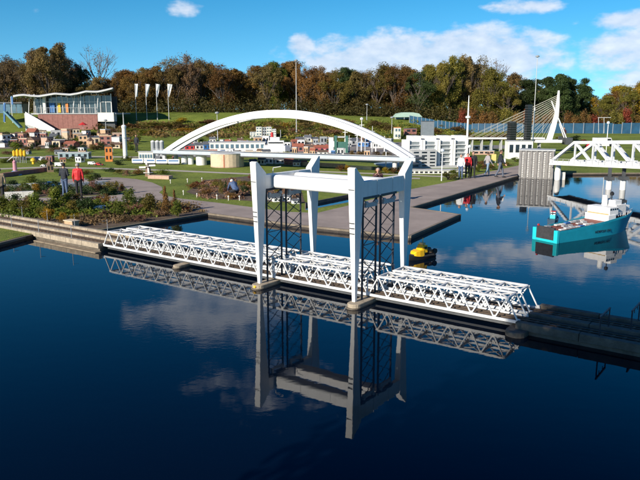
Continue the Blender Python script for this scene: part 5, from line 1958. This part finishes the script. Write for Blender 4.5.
# ---- truss bridge at the right
def right_truss():
    a = D(551, 162, 45.0)
    b = D(668, 166.6, 36.0)
    u = (b - a)
    L = Vector((u.x, u.y, 0)).length
    us = u / L
    n = Vector((-us.y, us.x, 0)).normalized()
    t = thing('bowstring_truss_bridge', Vector(((a.x + b.x) / 2, (a.y + b.y) / 2, 0)), 'white steel truss bridge at right edge above the cyan ship', 'bridge')
    H = 1.28
    npan = 6
    p = L / npan
    PW = M('pale_steel_white', (.66, .68, .70), .5, .07, 3)
    for off in (0, 1.6):
        def P(s, z):
            return a + us * s + n * off + Vector((0, 0, z))
        MB().bar(P(0, 0), P(L, 0), .16, .20).build('bottom_chord', PW, t)
        MB().bar(P(p * 1.35, H), P(L - p * .2, H), .18, .18).build('top_chord', PW, t)
        MB().bar(P(.05, .05), P(p * 1.38, H), .16, .17, up=n).build('end_post', PW, t)
        for i in range(1, npan):
            s0 = p * (i + .42)
            MB().bar(P(s0, 0), P(s0, H), .09, .09, up=n).build('vertical', PW, t)
            if i < npan - 1:
                e0, e1 = (s0, s0 + p) if i % 2 == 0 else (s0 + p, s0)
                MB().bar(P(e0, 0 if i % 2 else H), P(e1, H if i % 2 else 0), .14, .14, up=n).build('diagonal', PW, t)
            MB().bar(P(s0 - .3, .06), P(s0 + .3, .06), .17, .26).build('gusset', PW, t)
    for i in range(2, npan):
        s0 = p * (i + .42 - .5)
        MB().bar(a + us * s0 + Vector((0, 0, H)), a + us * s0 + n * 1.6 + Vector((0, 0, H)), .08, .08).build('top_strut', PW, t)
    MB().bar(a + n * .8 + Vector((0, 0, -.02)), b + n * .8 + Vector((0, 0, -.02)), 1.5, .10).build('deck', DGREY, t)
    MB().bar(a - n * .1 + Vector((0, 0, -.13)), b - n * .1 + Vector((0, 0, -.13)), .10, .09).build('footway_edge', WHITE, t)
    for i in range(18):
        s0 = L * (i + .5) / 18
        MB().bar(a + us * s0 - n * .12 + Vector((0, 0, -.1)), a + us * s0 - n * .12 + Vector((0, 0, .22)), .02).build('railing_post', LGREY, t)
    MB().bar(a - n * .12 + Vector((0, 0, .22)), b - n * .12 + Vector((0, 0, .22)), .02).build('handrail', LGREY, t)
    return a, us, n
ra, rus, rn = right_truss()
c = G(557.3, 180, 0)
t = thing('bridge_pier', c, 'rounded white pier under the left end of the right truss bridge', 'pier')
MB().lathe((c.x, c.y, -.4), [(.12, 0), (.20, .5), (.21, .9), (.16, 1.3), (.10, 1.42)], 16).build('shaft', WHITE, t, smooth=True)
MB().box((c.x + .42, c.y + .25, .1), (.28, .28, .8)).build('rear_column', OFFWHITE, t, bevel=.02)
for px, py, lab in ((608.5, 189.3, 'left of two white bridge columns behind the cyan ship'), (622.5, 189.8, 'right of two white bridge columns behind the cyan ship')):
    c = G(px, py, 0)
    zt = D(px, 180, c.y).z
    t = thing('bridge_column', c, lab, 'pier', 'white columns behind the ship')
    smooth_by_angle(MB().lathe((c.x, c.y, -.4), [(.165, 0), (.165, zt + .4)], 18).build('shaft', WHITE, t))
    MB().box((c.x, c.y, zt + .10), (.42, .5, .2)).build('bearing', DGREY, t)
    MB().bar((c.x, c.y, zt + .2), (c.x, c.y, 1.28), .16).build('strut', DGREY, t)
# ================================================================== SHIPS
def loft(mb, st, ring):
    """st: list of stations; ring(station) -> list of points, all the same length; caps both ends"""
    rows = [ring(s) for s in st]
    k = len(rows[0])
    vs = [p for r in rows for p in r]
    fs = []
    for i in range(len(rows) - 1):
        for j in range(k):
            fs.append((i * k + j, i * k + (j + 1) % k, (i + 1) * k + (j + 1) % k, (i + 1) * k + j))
    fs += [tuple(range(k)), tuple(range((len(rows) - 1) * k, len(rows) * k))]
    return mb.add(vs, fs)
def text_mesh(s, size, mat, name='lettering'):
    cu = bpy.data.curves.new('lettering', 'FONT')
    cu.body = s
    cu.size = size
    cu.extrude = .002
    cu.align_x = 'CENTER'
    o = bpy.data.objects.new('tmp_text', cu)
    COL.objects.link(o)
    bpy.context.view_layer.update()
    me = bpy.data.meshes.new_from_object(o.evaluated_get(bpy.context.evaluated_depsgraph_get()))
    bpy.data.objects.remove(o)
    me.materials.clear()
    me.materials.append(mat)
    return me
def cargo_ship():
    ax = Vector((.85, .53, 0)).normalized()
    sr = G(558.6, 243.5, 0)
    rgt = Vector((ax.y, -ax.x, 0))
    org = sr - rgt * .55
    t = thing('cargo_ship', org, 'cyan roll-on cargo ship with white superstructure on the water', 'ship', None, math.atan2(ax.y, ax.x))
    st = [(0, .55, .53, .36, 0), (.6, .56, .54, .37, 0), (1.6, .56, .55, .43, 0), (2.6, .56, .54, .50, 0), (3.3, .55, .48, .56, 0), (3.9, .50, .34, .61, .0), (4.4, .36, .16, .66, -.1), (4.72, .20, .05, .69, -.22), (4.95, .03, .012, .72, -.36)]
    def ringf(s):
        x, bd, bw, zd, dx = s
        return [(x + dx, 0, -.18), (x + dx, -bw, -.10), (x + dx * .8, -bw, .02), (x, -bd, zd), (x, bd, zd), (x + dx * .8, bw, .02), (x + dx, bw, -.10)]
    m = MB()
    loft(m, st, ringf)
    hull = m.build('hull', CYAN, t, local=True)
    smooth_by_angle(hull, 35)
    # bulwark line, deck
    def deckf(s):
        x, bd, bw, zd, dx = s
        return [(x, -bd * .94, zd - .02), (x, -bd * .94, zd + .006), (x, bd * .94, zd + .006), (x, bd * .94, zd - .02)]
    m = MB()
    loft(m, st[:-1], deckf)
    m.build('deck', M('red_oxide_deck', (.22, .07, .05), .7, .2, 6), t, local=True)
    for s in (-1, 1):
        for i in range(len(st) - 2):
            a, b = st[i], st[i + 1]
            MB().bar((a[0], s * a[1] * .975, a[3] + .035), (b[0], s * b[1] * .975, b[3] + .035), .02, .07).build('bulwark', CYAN, t, local=True)
        if s == -1:
            # dark draught line
            pass
    LC = M('light_cyan_paint', (.02, .52, .58), .35, .08, 3)
    for s in (-1, 1):
        MB().box((-.04, s * .47, .20), (.12, .16, .50)).build('stern_post', LC, t, local=True, bevel=.01)
    MB().box((-.03, 0, .02), (.10, .80, .12)).build('stern_sill', LC, t, local=True)
    MB().box((-.035, 0, .30), (.08, .78, .44)).build('stern_ramp', M('ramp_dark', (.035, .035, .038), .7, .3, 8), t, local=True)
    MB().box((-.02, .36, .55), (.06, .05, .06)).build('ramp_winch', RED, t, local=True)
    # deck cargo
    g = random.Random(2)
    cols = [('white_trailer', WHITE2), ('blue_container', BLUE), ('grey_trailer', LGREY), ('grey_trailer', LGREY), ('white_trailer', OFFWHITE), ('grey_trailer', GREYPAINT)]
    for i in range(8):
        for j in range(3):
            if g.random() < .3:
                continue
            nm, mt = g.choice(cols)
            h = g.choice((.04, .05, .07))
            x, y = .42 + i * .27, -.32 + j * .32
            MB().box((x, y, .39 + .04 * x + h / 2), (.24, .12, h)).build('deck_cargo', mt, t, local=True, bevel=.006)
    # superstructure
    z = .52
    MB().box((3.0, 0, z + .11), (.44, 1.04, .26)).build('lower_house', WHITE, t, local=True, bevel=.01)
    MB().box((3.12, 0, z + .37), (.52, .98, .30)).build('bridge_house', WHITE, t, local=True, bevel=.01)
    bh = t.children[-1]
    MB().box((2.845, 0, z + .26), (.03, .9, .05)).build('window_band', M('tan_band', (.45, .33, .16), .5, .1, 5), bh, local=True)
    for i in range(9):
        MB().box((3.383, -.4 + i * .1, z + .45), (.01, .07, .06)).build('bridge_window', GLASS, bh, local=True)
    for i in range(4):
        MB().box((2.92 + i * .13, -.494, z + .45), (.08, .012, .06)).build('bridge_window', GLASS, bh, local=True)
    MB().box((3.78, 0, .86), (.62, .66, .42)).build('forward_house', WHITE2, t, local=True, bevel=.01)
    MB().box((3.72, 0, 1.15), (.40, .48, .18)).build('upper_house', WHITE, t, local=True, bevel=.01)
    MB().box((3.55, -.28, .78), (.12, .10, .18)).build('lifeboat', ORANGE, t, local=True, bevel=.02)
    MB().box((4.36, 0, .84), (.34, .36, .30)).build('forecastle_house', WHITE, t, local=True, bevel=.01)
    MB().lathe((3.35, .1, 1.0), [(.10, 0), (.10, .42), (.085, .43)], 14).build('funnel', WHITE, t, local=True)
    MB().lathe((3.62, 0, 1.22), [(.02, 0), (.02, .18), (.07, .20), (.08, .28), (.02, .34)], 10).build('radar_mast', BLACK, t, local=True)
    MB().tube((4.5, 0, .7), (4.5, 0, 1.05), .012, n=6).build('foremast', WHITE, t, local=True)
    for i in range(9):
        MB().box((3.45 + i * .14, -.46 + max(0, i - 4) * .055, .74), (.010, .010, .14)).build('rail_post', WHITE, t, local=True)
    for s in (-1, 1):
        MB().bar((3.4, s * .47, .81), (4.02, s * .46, .82), .012).build('handrail', WHITE, t, local=True)
        MB().bar((4.02, s * .46, .82), (4.75, s * .16, .84), .012).build('handrail', WHITE, t, local=True)
    MB().tube((4.45, 0, -.02), (4.86, 0, -.02), .07, .02, 10).build('bulbous_bow', BLACK, t, local=True)
    tm = text_mesh('NORFOLK LINE', .135, BLACK)
    # lettering stands on the starboard plating
    tx = link('lettering', tm, t, (2.45, -.565, .17), (math.pi / 2, 0, 0))
    tx2 = link('lettering', tm, t, (2.45, .565, .17), (math.pi / 2, 0, math.pi))
cargo_ship()
def tug():
    c = G(553, 222, 0)
    t = thing('tug_boat', c, 'small cyan tug with white wheelhouse lying behind the ship\'s stern', 'boat', None, math.atan2(.53, .85) + .5)
    m = MB()
    st = [(-.45, .16, .16), (-.2, .2, .15), (.2, .19, .17), (.42, .10, .21), (.5, .02, .24)]
    loft(m, st, lambda s: [(s[0], 0, -.1), (s[0], -s[1] * .85, -.02), (s[0], -s[1], s[2]), (s[0], s[1], s[2]), (s[0], s[1] * .85, -.02)])
    m.build('hull', M('tug_navy', (.015, .05, .09), .4, .2, 5), t, local=True)
    MB().box((0, 0, .24), (.36, .22, .16)).build('deckhouse', M('tug_cyan', (.05, .50, .56), .4, .1, 5), t, local=True, bevel=.01)
    MB().box((.03, 0, .38), (.22, .18, .12)).build('wheelhouse', WHITE, t, local=True, bevel=.01)
    MB().box((.03, 0, .375), (.225, .185, .05)).build('window_band', GLASS, t, local=True)
    MB().box((.02, 0, .455), (.24, .2, .02)).build('roof', RED, t, local=True)
    MB().tube((-.12, .02, .3), (-.12, .02, .82), .012, .008, 6).build('mast', STEEL, t, local=True)
tug()
def pilot_boat():
    a, b = G(434, 256, 0), G(408.5, 260.5, 0)
    c = (a + b) / 2
    d = (b - a).normalized()
    t = thing('pilot_boat', c, 'yellow pilot boat with black hull beside the gantry\'s far leg', 'boat', None, math.atan2(d.y, d.x))
    L = (b - a).length
    L *= .92
    st = [(-L * .5, .15, .08), (-L * .42, .19, .08), (0, .21, .09), (L * .3, .17, .12), (L * .45, .08, .16), (L * .52, .015, .19)]
    m = MB()
    loft(m, st, lambda s: [(s[0], 0, -.12), (s[0], -s[1] * .8, -.03), (s[0], -s[1], s[2]), (s[0], s[1], s[2]), (s[0], s[1] * .8, -.03)])
    smooth_by_angle(m.build('hull', BLACK, t, local=True), 40)
    m = MB()
    loft(m, [(s[0] * .97, s[1] * .86, s[2]) for s in st[:-1]], lambda s: [(s[0], -s[1], s[2] - .01), (s[0], -s[1] * .95, s[2] + .035), (s[0], s[1] * .95, s[2] + .035), (s[0], s[1], s[2] - .01)])
    m.build('deck', M('worn_black_deck', (.03, .03, .03), .8, .3, 8), t, local=True)
    Y = M('bright_pilot_yellow', (.88, .50, .008), .35, .08, 5)
    m = MB()
    loft(m, [(L * .02, .17, .30), (L * .2, .17, .30), (L * .34, .14, .27), (L * .40, .09, .22)], lambda s: [(s[0], -s[1], .09), (s[0], -s[1] * .9, s[2]), (s[0], s[1] * .9, s[2]), (s[0], s[1], .09)])
    m.build('foredeck_cabin', Y, t, local=True, bevel=.015)
    m = MB()
    loft(m, [(-L * .12, .15, .44), (L * .04, .15, .45), (L * .14, .13, .30)], lambda s: [(s[0], -s[1], .2), (s[0], -s[1] * .88, s[2]), (s[0], s[1] * .88, s[2]), (s[0], s[1], .2)])
    w = m.build('wheelhouse', Y, t, local=True, bevel=.012)
    for s in (-1, 1):
        MB().box((-L * .04, s * .143, .36), (L * .10, .012, .07)).build('side_window', GLASS, w, local=True)
    MB().box((-L * .02, 0, .48), (.12, .16, .05)).build('radar', M('pale_orange', (.75, .50, .18), .5, .1, 4), w, local=True)
    MB().tube((-L * .04, 0, .46), (-L * .04, 0, .66), .012, n=6).build('mast', Y, w, local=True)
    MB().box((-L * .28, .02, .21), (L * .16, .2, .12)).build('engine_box', WOOD, t, local=True, bevel=.01)
    for s in (-1, 1):
        MB().tube((-L * .44, s * .10, .20), (-L * .44, s * .16, .20), .09, n=14).build('fender_tyre', BLACK, t, local=True)
    MB().lathe((-L * .38, 0, .17), [(.05, 0), (.05, .06), (.03, .09)], 10).build('life_ring', WHITE, t, local=True)
    for i in range(5):
        MB().tube((-L * (.18 + .07 * i), -.19, .14), (-L * (.18 + .07 * i), -.19, .27), .006, n=5).build('rail_post', Y, t, local=True)
pilot_boat()

# ================================================================== PEOPLE
SKIN = M('skin', (.50, .28, .19), .55, .08, 9)
def person(p, yaw, label, top, trousers, hair, pose='stand', height=1.75, shoes=None, hair_long=False, skirt=False, collar=None):
    """a continuous body grown from tapered limbs and fused into one surface; faces local +Y"""
    shoes = shoes or BLACK
    s = height / 1.75
    caps = []
    def cap(a, b, ra, rb, m):
        caps.append((Vector(a) * s, Vector(b) * s, ra * s, rb * s, m))
    walk = .20 if pose == 'walk' else (.05 if pose == 'stand' else 0)
    bend = pose == 'kneel'
    hipz = .92 if not bend else .42
    P_ = Vector((0, -.0, hipz))
    if bend:
        chest, neck, head = Vector((0, .34, .72)), Vector((0, .46, .80)), Vector((0, .58, .84))
    else:
        chest, neck, head = Vector((0, .01, 1.28)), Vector((0, .0, 1.50)), Vector((0, .025, 1.635))
    # pelvis, waist, chest
    cap(P_ + Vector((-.085, 0, 0)), P_ + Vector((.085, 0, 0)), .115, .115, trousers)
    mid = P_.lerp(chest, .45)
    for x in (-.06, .06):
        cap(P_ + Vector((x, 0, .06)), mid + Vector((x, .005, 0)), .125, .118, top)
        cap(mid + Vector((x, 0, 0)), chest + Vector((x * 1.3, 0, .02)), .118, .125, top)
    cap(P_ + Vector((0, 0, .05)), chest + Vector((0, 0, .04)), .135, .138, top)
    sh = chest + (neck - chest) * .72
    for x in (-1, 1):
        cap(sh + Vector((x * .03, 0, 0)), sh + Vector((x * .175, 0, -.02)), .085, .072, top)
    cap(sh, neck + (head - neck) * .25, .062, .055, SKIN)
    # head: cranium, jaw, nose, ears
    f = Vector((0, 1, 0)) if not bend else Vector((0, .8, -.6))
    up = Vector((0, 0, 1)) if not bend else Vector((0, .6, .8))
    cap(head - f * .025 + up * .03, head + f * .012 + up * .025, .092, .088, SKIN)
    cap(head + f * .02 - up * .02, head + f * .045 - up * .07, .068, .048, SKIN)
    cap(head + f * .085 + up * .01, head + f * .105 - up * .025, .013, .018, SKIN)
    for x in (-1, 1):
        cap(head + Vector((x * .088, 0, 0)) + up * .02, head + Vector((x * .092, -.008, 0)) - up * .02, .018, .014, SKIN)
    # legs
    for x, ph in ((-1, 1), (1, -1)):
        hip = P_ + Vector((x * .095, 0, -.02))
        if bend:
            knee = Vector((x * .16, .34 + ph * .06, .10 + (.22 if ph > 0 else 0)))
            ank = Vector((x * .15, -.05 + (.26 if ph > 0 else -.1), .08))
        elif pose == 'walk':
            knee = Vector((x * .10, ph * walk * .62 + .05, .50))
            ank = Vector((x * .095, ph * walk * 1.25 - .02, .10 + (.05 if ph < 0 else 0)))
        else:
            knee = Vector((x * .105, .02 + ph * .02, .50))
            ank = Vector((x * .115, ph * walk * .5, .09))
        cap(hip, knee, .095, .066, trousers)
        cap(knee, ank, .066, .047, trousers)
        cap(ank + Vector((0, -.04, -.045)), ank + Vector((x * .02, .15, -.055)), .045, .036, shoes)
    # arms
    for x, ph in ((-1, -1), (1, 1)):
        a0 = sh + Vector((x * .185, 0, -.03))
        if bend:
            el = a0 + Vector((x * .05, .12, -.26))
            wr = el + Vector((-x * .06, .20, -.16))
        elif pose == 'walk':
            el = a0 + Vector((x * .06, ph * .08 - .02, -.28))
            wr = el + Vector((x * .0, ph * .10 + .10, -.23))
        elif pose == 'hands_front':
            el = a0 + Vector((x * .07, -.02, -.28))
            wr = el + Vector((-x * .10, .22, .02))
        elif pose == 'photo':
            el = a0 + Vector((x * .06, .12, -.22))
            wr = el + Vector((-x * .14, .14, .24))
        else:
            el = a0 + Vector((x * .06, -.03, -.28))
            wr = el + Vector((-x * .01, .07, -.25))
        cap(a0, el, .062, .048, top)
        cap(el, wr, .046, .034, top)
        d = (wr - el).normalized()
        sd = Vector((0, 1, 0)).cross(d)
        sd = sd.normalized() if sd.length > .2 else Vector((1, 0, 0))
        w2 = d.cross(sd).normalized()
        if w2.y < 0:
            w2 = -w2
        palm = wr + d * .085
        for q in (-.02, .02):
            cap(wr + d * .01 + w2 * q * .6, palm + w2 * q, .024, .022, SKIN)
        for i, ln in enumerate((.062, .075, .070, .052)):
            b0 = palm + w2 * (.031 - .021 * i)
            k1 = b0 + d * ln * .6 - sd * x * .006
            cap(b0, k1, .0105, .0095, SKIN)
            cap(k1, k1 + d * ln * .5 - sd * x * .022, .0095, .008, SKIN)
        th = wr + d * .03 + w2 * .03
        cap(th, th + d * .03 + w2 * .03, .013, .011, SKIN)
        cap(th + d * .03 + w2 * .03, th + d * .06 + w2 * .034, .011, .009, SKIN)
    mats = []
    for c in caps:
        if c[4] not in mats:
            mats.append(c[4])
    mb = MB()
    for a, b, ra, rb, m_ in caps:
        if (b - a).length < 1e-4:
            b = a + Vector((0, 0, 1e-3))
        d = (b - a).normalized()
        o1 = d.orthogonal().normalized()
        o2 = d.cross(o1)
        vs, fs = [], []
        prof = [(-math.sin(q) * ra, math.cos(q) * ra, 0) for q in (1.35, .9, .45, 0)] + [(math.sin(q) * rb, math.cos(q) * rb, 1) for q in (0, .45, .9, 1.35)]
        n = 10
        for off, r, e in prof:
            c0 = (a if e == 0 else b) + d * off
            for i in range(n):
                t_ = 2 * math.pi * i / n
                vs.append(c0 + (o1 * math.cos(t_) + o2 * math.sin(t_)) * r)
        for k in range(len(prof) - 1):
            for i in range(n):
                fs.append((k * n + i, k * n + (i + 1) % n, (k + 1) * n + (i + 1) % n, (k + 1) * n + i))
        fs += [tuple(reversed(range(n))), tuple(range((len(prof) - 1) * n, len(prof) * n))]
        mb.add(vs, fs)
    tmp = bpy.data.objects.new('tmp_body', mb.mesh('tmp', None))
    COL.objects.link(tmp)
    rm = tmp.modifiers.new('r', 'REMESH')
    rm.mode = 'VOXEL'
    rm.voxel_size = .0115
    sm = tmp.modifiers.new('s', 'SMOOTH')
    sm.factor = .5
    sm.iterations = 5
    bpy.context.view_layer.update()
    me = bpy.data.meshes.new_from_object(tmp.evaluated_get(bpy.context.evaluated_depsgraph_get()))
    bpy.data.objects.remove(tmp)
    me.name = 'body'
    me.materials.clear()
    for m_ in mats:
        me.materials.append(m_)
    nf = len(me.polygons)
    cen = np.empty(nf * 3, dtype=np.float32)
    me.polygons.foreach_get('center', cen)
    cen = cen.reshape(-1, 3)
    best = np.full(nf, 1e9)
    idx = np.zeros(nf, dtype=np.int32)
    for a, b, ra, rb, m_ in caps:
        A, B = np.array(a), np.array(b)
        ab = B - A
        tt = np.clip(((cen - A) @ ab) / max(1e-9, ab @ ab), 0, 1)
        dist = np.linalg.norm(cen - (A + tt[:, None] * ab), axis=1) - (ra + (rb - ra) * tt)
        bt = dist < best - .002
        best[bt] = dist[bt]
        idx[bt] = mats.index(m_)
    me.polygons.foreach_set('material_index', idx)
    me.polygons.foreach_set('use_smooth', np.ones(nf, dtype=bool))
    t = thing('person', p, label, 'person', None, yaw)
    link('body', me, t)
    # hair
    hv, hf = [], []
    n, mm = 16, 10
    hc = (head - f * .012 + up * .032) * s
    for j in range(mm + 1):
        th = math.pi * j / mm * (.62 if not hair_long else .8)
        for i in range(n):
            ph = 2 * math.pi * i / n
            q = Vector((math.sin(th) * math.cos(ph) * .104, math.sin(th) * math.sin(ph) * .116, math.cos(th) * .108))
            if q.y > .03 and q.z < .055:
                q.y *= .62
                q.x *= .95
                q.z = max(q.z, .03)
            q = Vector((q.x, 0, 0)) + f * q.y + up * q.z
            hv.append(hc + q * s)
    for j in range(mm):
        for i in range(n):
            hf.append((j * n + i, j * n + (i + 1) % n, (j + 1) * n + (i + 1) % n, (j + 1) * n + i))
    m = MB()
    m.add(hv, hf)
    m.build('hair', hair, t, local=True, smooth=True)
    # eyes
    for x in (-1, 1):
        e = (head + Vector((x * .033, 0, 0)) + f * .087 + up * .02) * s
        MB().lathe(e - Vector((0, 0, .008)), [(.004, 0), (.010, .006), (.010, .010), (.004, .016)], 8).build('eye', BLACK, t, local=True)
    return t
HGREY = M('grey_hair', (.30, .28, .26), .7, .15, 20)
HBROWN = M('brown_hair', (.08, .05, .03), .7, .2, 20)
HBLACK = M('dark_hair', (.02, .016, .014), .7, .2, 20)
HWHITE = M('white_hair', (.62, .60, .56), .7, .1, 20)
JEANS = M('blue_jeans', (.07, .11, .20), .8, .15, 12)
LJEANS = M('light_jeans', (.20, .28, .38), .8, .15, 12)
DTROU = M('dark_trousers', (.018, .018, .022), .8, .2, 12)
NAVY = M('navy_coat', (.012, .016, .026), .75, .2, 10)
BLKCOAT = M('black_coat', (.012, .012, .014), .75, .2, 10)
REDJ = M('red_jacket', (.55, .018, .022), .6, .1, 8)
BEIGE = M('beige_jacket', (.42, .30, .18), .75, .12, 8)
WSHIRT = M('white_shirt', (.75, .75, .74), .7, .06, 8)
MAROON = M('dark_maroon_coat', (.055, .020, .022), .75, .2, 8)
GREYJ = M('grey_jacket', (.34, .32, .33), .75, .12, 8)
BLUEJ = M('blue_work_jacket', (.06, .10, .20), .75, .15, 8)
def gp(px, py):
    q = G(px, py, LZ)
    q.z = LZ + .012
    return q
person(gp(79.5, 198.5), .15, 'person in red jacket and dark trousers seen from behind at left', REDJ, DTROU, HGREY, 'stand', 1.78)
person(gp(65.5, 197), -.25, 'person in dark coat beside the red-jacketed visitor', NAVY, JEANS, HBLACK, 'hands_front', 1.74)
person(gp(1.5, 206), .4, 'person in beige jacket at the left picture edge', BEIGE, DTROU, HBROWN, 'stand', 1.78)
person(gp(377.5, 204), math.pi - .2, 'person in dark coat behind the gantry beam, facing the water', MAROON, DTROU, HGREY, 'photo', 1.72)
person(gp(460.5, 179.3), 2.6, 'person in white top and jeans on promenade, leftmost of the group', WSHIRT, JEANS, HGREY, 'stand', 1.60)
person(gp(467.2, 178.3), 2.9, 'person in red top between white-topped and black-coated people', REDJ, DTROU, HBROWN, 'stand', 1.62)
person(gp(472.5, 178.0), 2.9, 'person in long black coat at right of the standing group', BLKCOAT, DTROU, HBLACK, 'stand', 1.72)
person(gp(487, 176.4), -1.2, 'person in grey jacket and light jeans walking on the promenade', GREYJ, LJEANS, HBROWN, 'walk', 1.62)
person(gp(499.5, 177.8), -1.7, 'person in dark jacket and jeans, tallest and rightmost on promenade', NAVY, M('slate_trousers', (.10, .12, .16), .8, .15, 12), HBROWN, 'walk', 1.82)
person(T(137, 152), 2.8, 'person in dark clothes standing far off by the white mast tower', NAVY, DTROU, HBLACK, 'stand', 1.78)
person(T(563.5, 141.5), 2.8, 'tiny far person in dark coat beside the cable bridge foot', MAROON, DTROU, HBROWN, 'stand', 1.72)
q = G(236, 197.5, LZ)
person(q, .5, 'white-haired person in blue jacket kneeling in the flower bed', BLUEJ, DTROU, HWHITE, 'kneel', 1.62)
# shoulder bag of the tallest walker
c = gp(499.5, 177.8)
t = thing('shoulder_bag', c + Vector((.27, .06, 1.0)), 'white shoulder bag carried by the tallest promenade walker', 'bag')
MB().box((0, 0, .12), (.14, .30, .28)).build('pouch', WSHIRT, t, local=True, bevel=.03)
MB().bar((0, -.06, .25), (-.12, -.02, .48), .03, .02).build('strap', WSHIRT, t, local=True)

# ================================================================== SMALL THINGS ON THE LAWNS
for i, (px, py) in enumerate(((183.5, 195), (197, 198), (187.5, 182.5), (202, 181.5), (217, 199.5), (228.5, 200.5), (239.5, 200.5), (170.5, 183.5))):
    p = G(px, py, LZ)
    t = thing('lawn_lamp', p, 'little white mushroom lamp on the lawn by flower bed, %s in order' % ORD[i], 'lamp', 'little white lawn lamps')
    MB().tube((0, 0, 0), (0, 0, .2), .02, n=8).build('stem', OFFWHITE, t, local=True)
    MB().lathe((0, 0, .19), [(.045, 0), (.042, .03), (.02, .055), (.005, .065)], 12).build('cap', OFFWHITE, t, local=True)
p = T(493.5, 163)
t = thing('info_panel', p, 'yellow information board on the lawn behind the walkers', 'sign')
k = p.y / FPX
MB().box((0, 0, 5.5 * k), (4.6 * k, .06, 6.5 * k)).build('board', M('cream_yellow_board', (.75, .58, .20), .5, .06, 4), t, local=True)
for sx in (-1.8, 1.8):
    MB().bar((sx * k, .03, 0), (sx * k, .03, 3 * k), .06).build('post', LGREY, t, local=True)

# unseen evergreens added behind the viewpoint to cast the shade on the right causeway
def shade_tree(u, n, dd, sx, label):
    tgt = F(u, n, .2)
    x, y = tgt.x + SUN_AZ.x * dd, tgt.y + SUN_AZ.y * dd
    zc = .2 + dd * math.tan(SUN_EL)
    t = thing('evergreen_tree', (x, y, 0.2), label, 'tree')
    tr, cr = TREES['evergreen'][0]
    h = zc * 1.75
    link('trunk', tr, t, sc=(.9, .9, h / 9.9))
    set_mat(link('crown', cr, t, sc=(sx, sx, h / 9.9)), LEAF['dark green'])
    return t
shade_tree(16.9, .35, 17.5, 1.0, 'unseen evergreen added to shade the right causeway, nearer the viewpoint')
shade_tree(18.6, .5, 21.0, 1.1, 'unseen evergreen added to shade the right causeway, farther from the viewpoint')
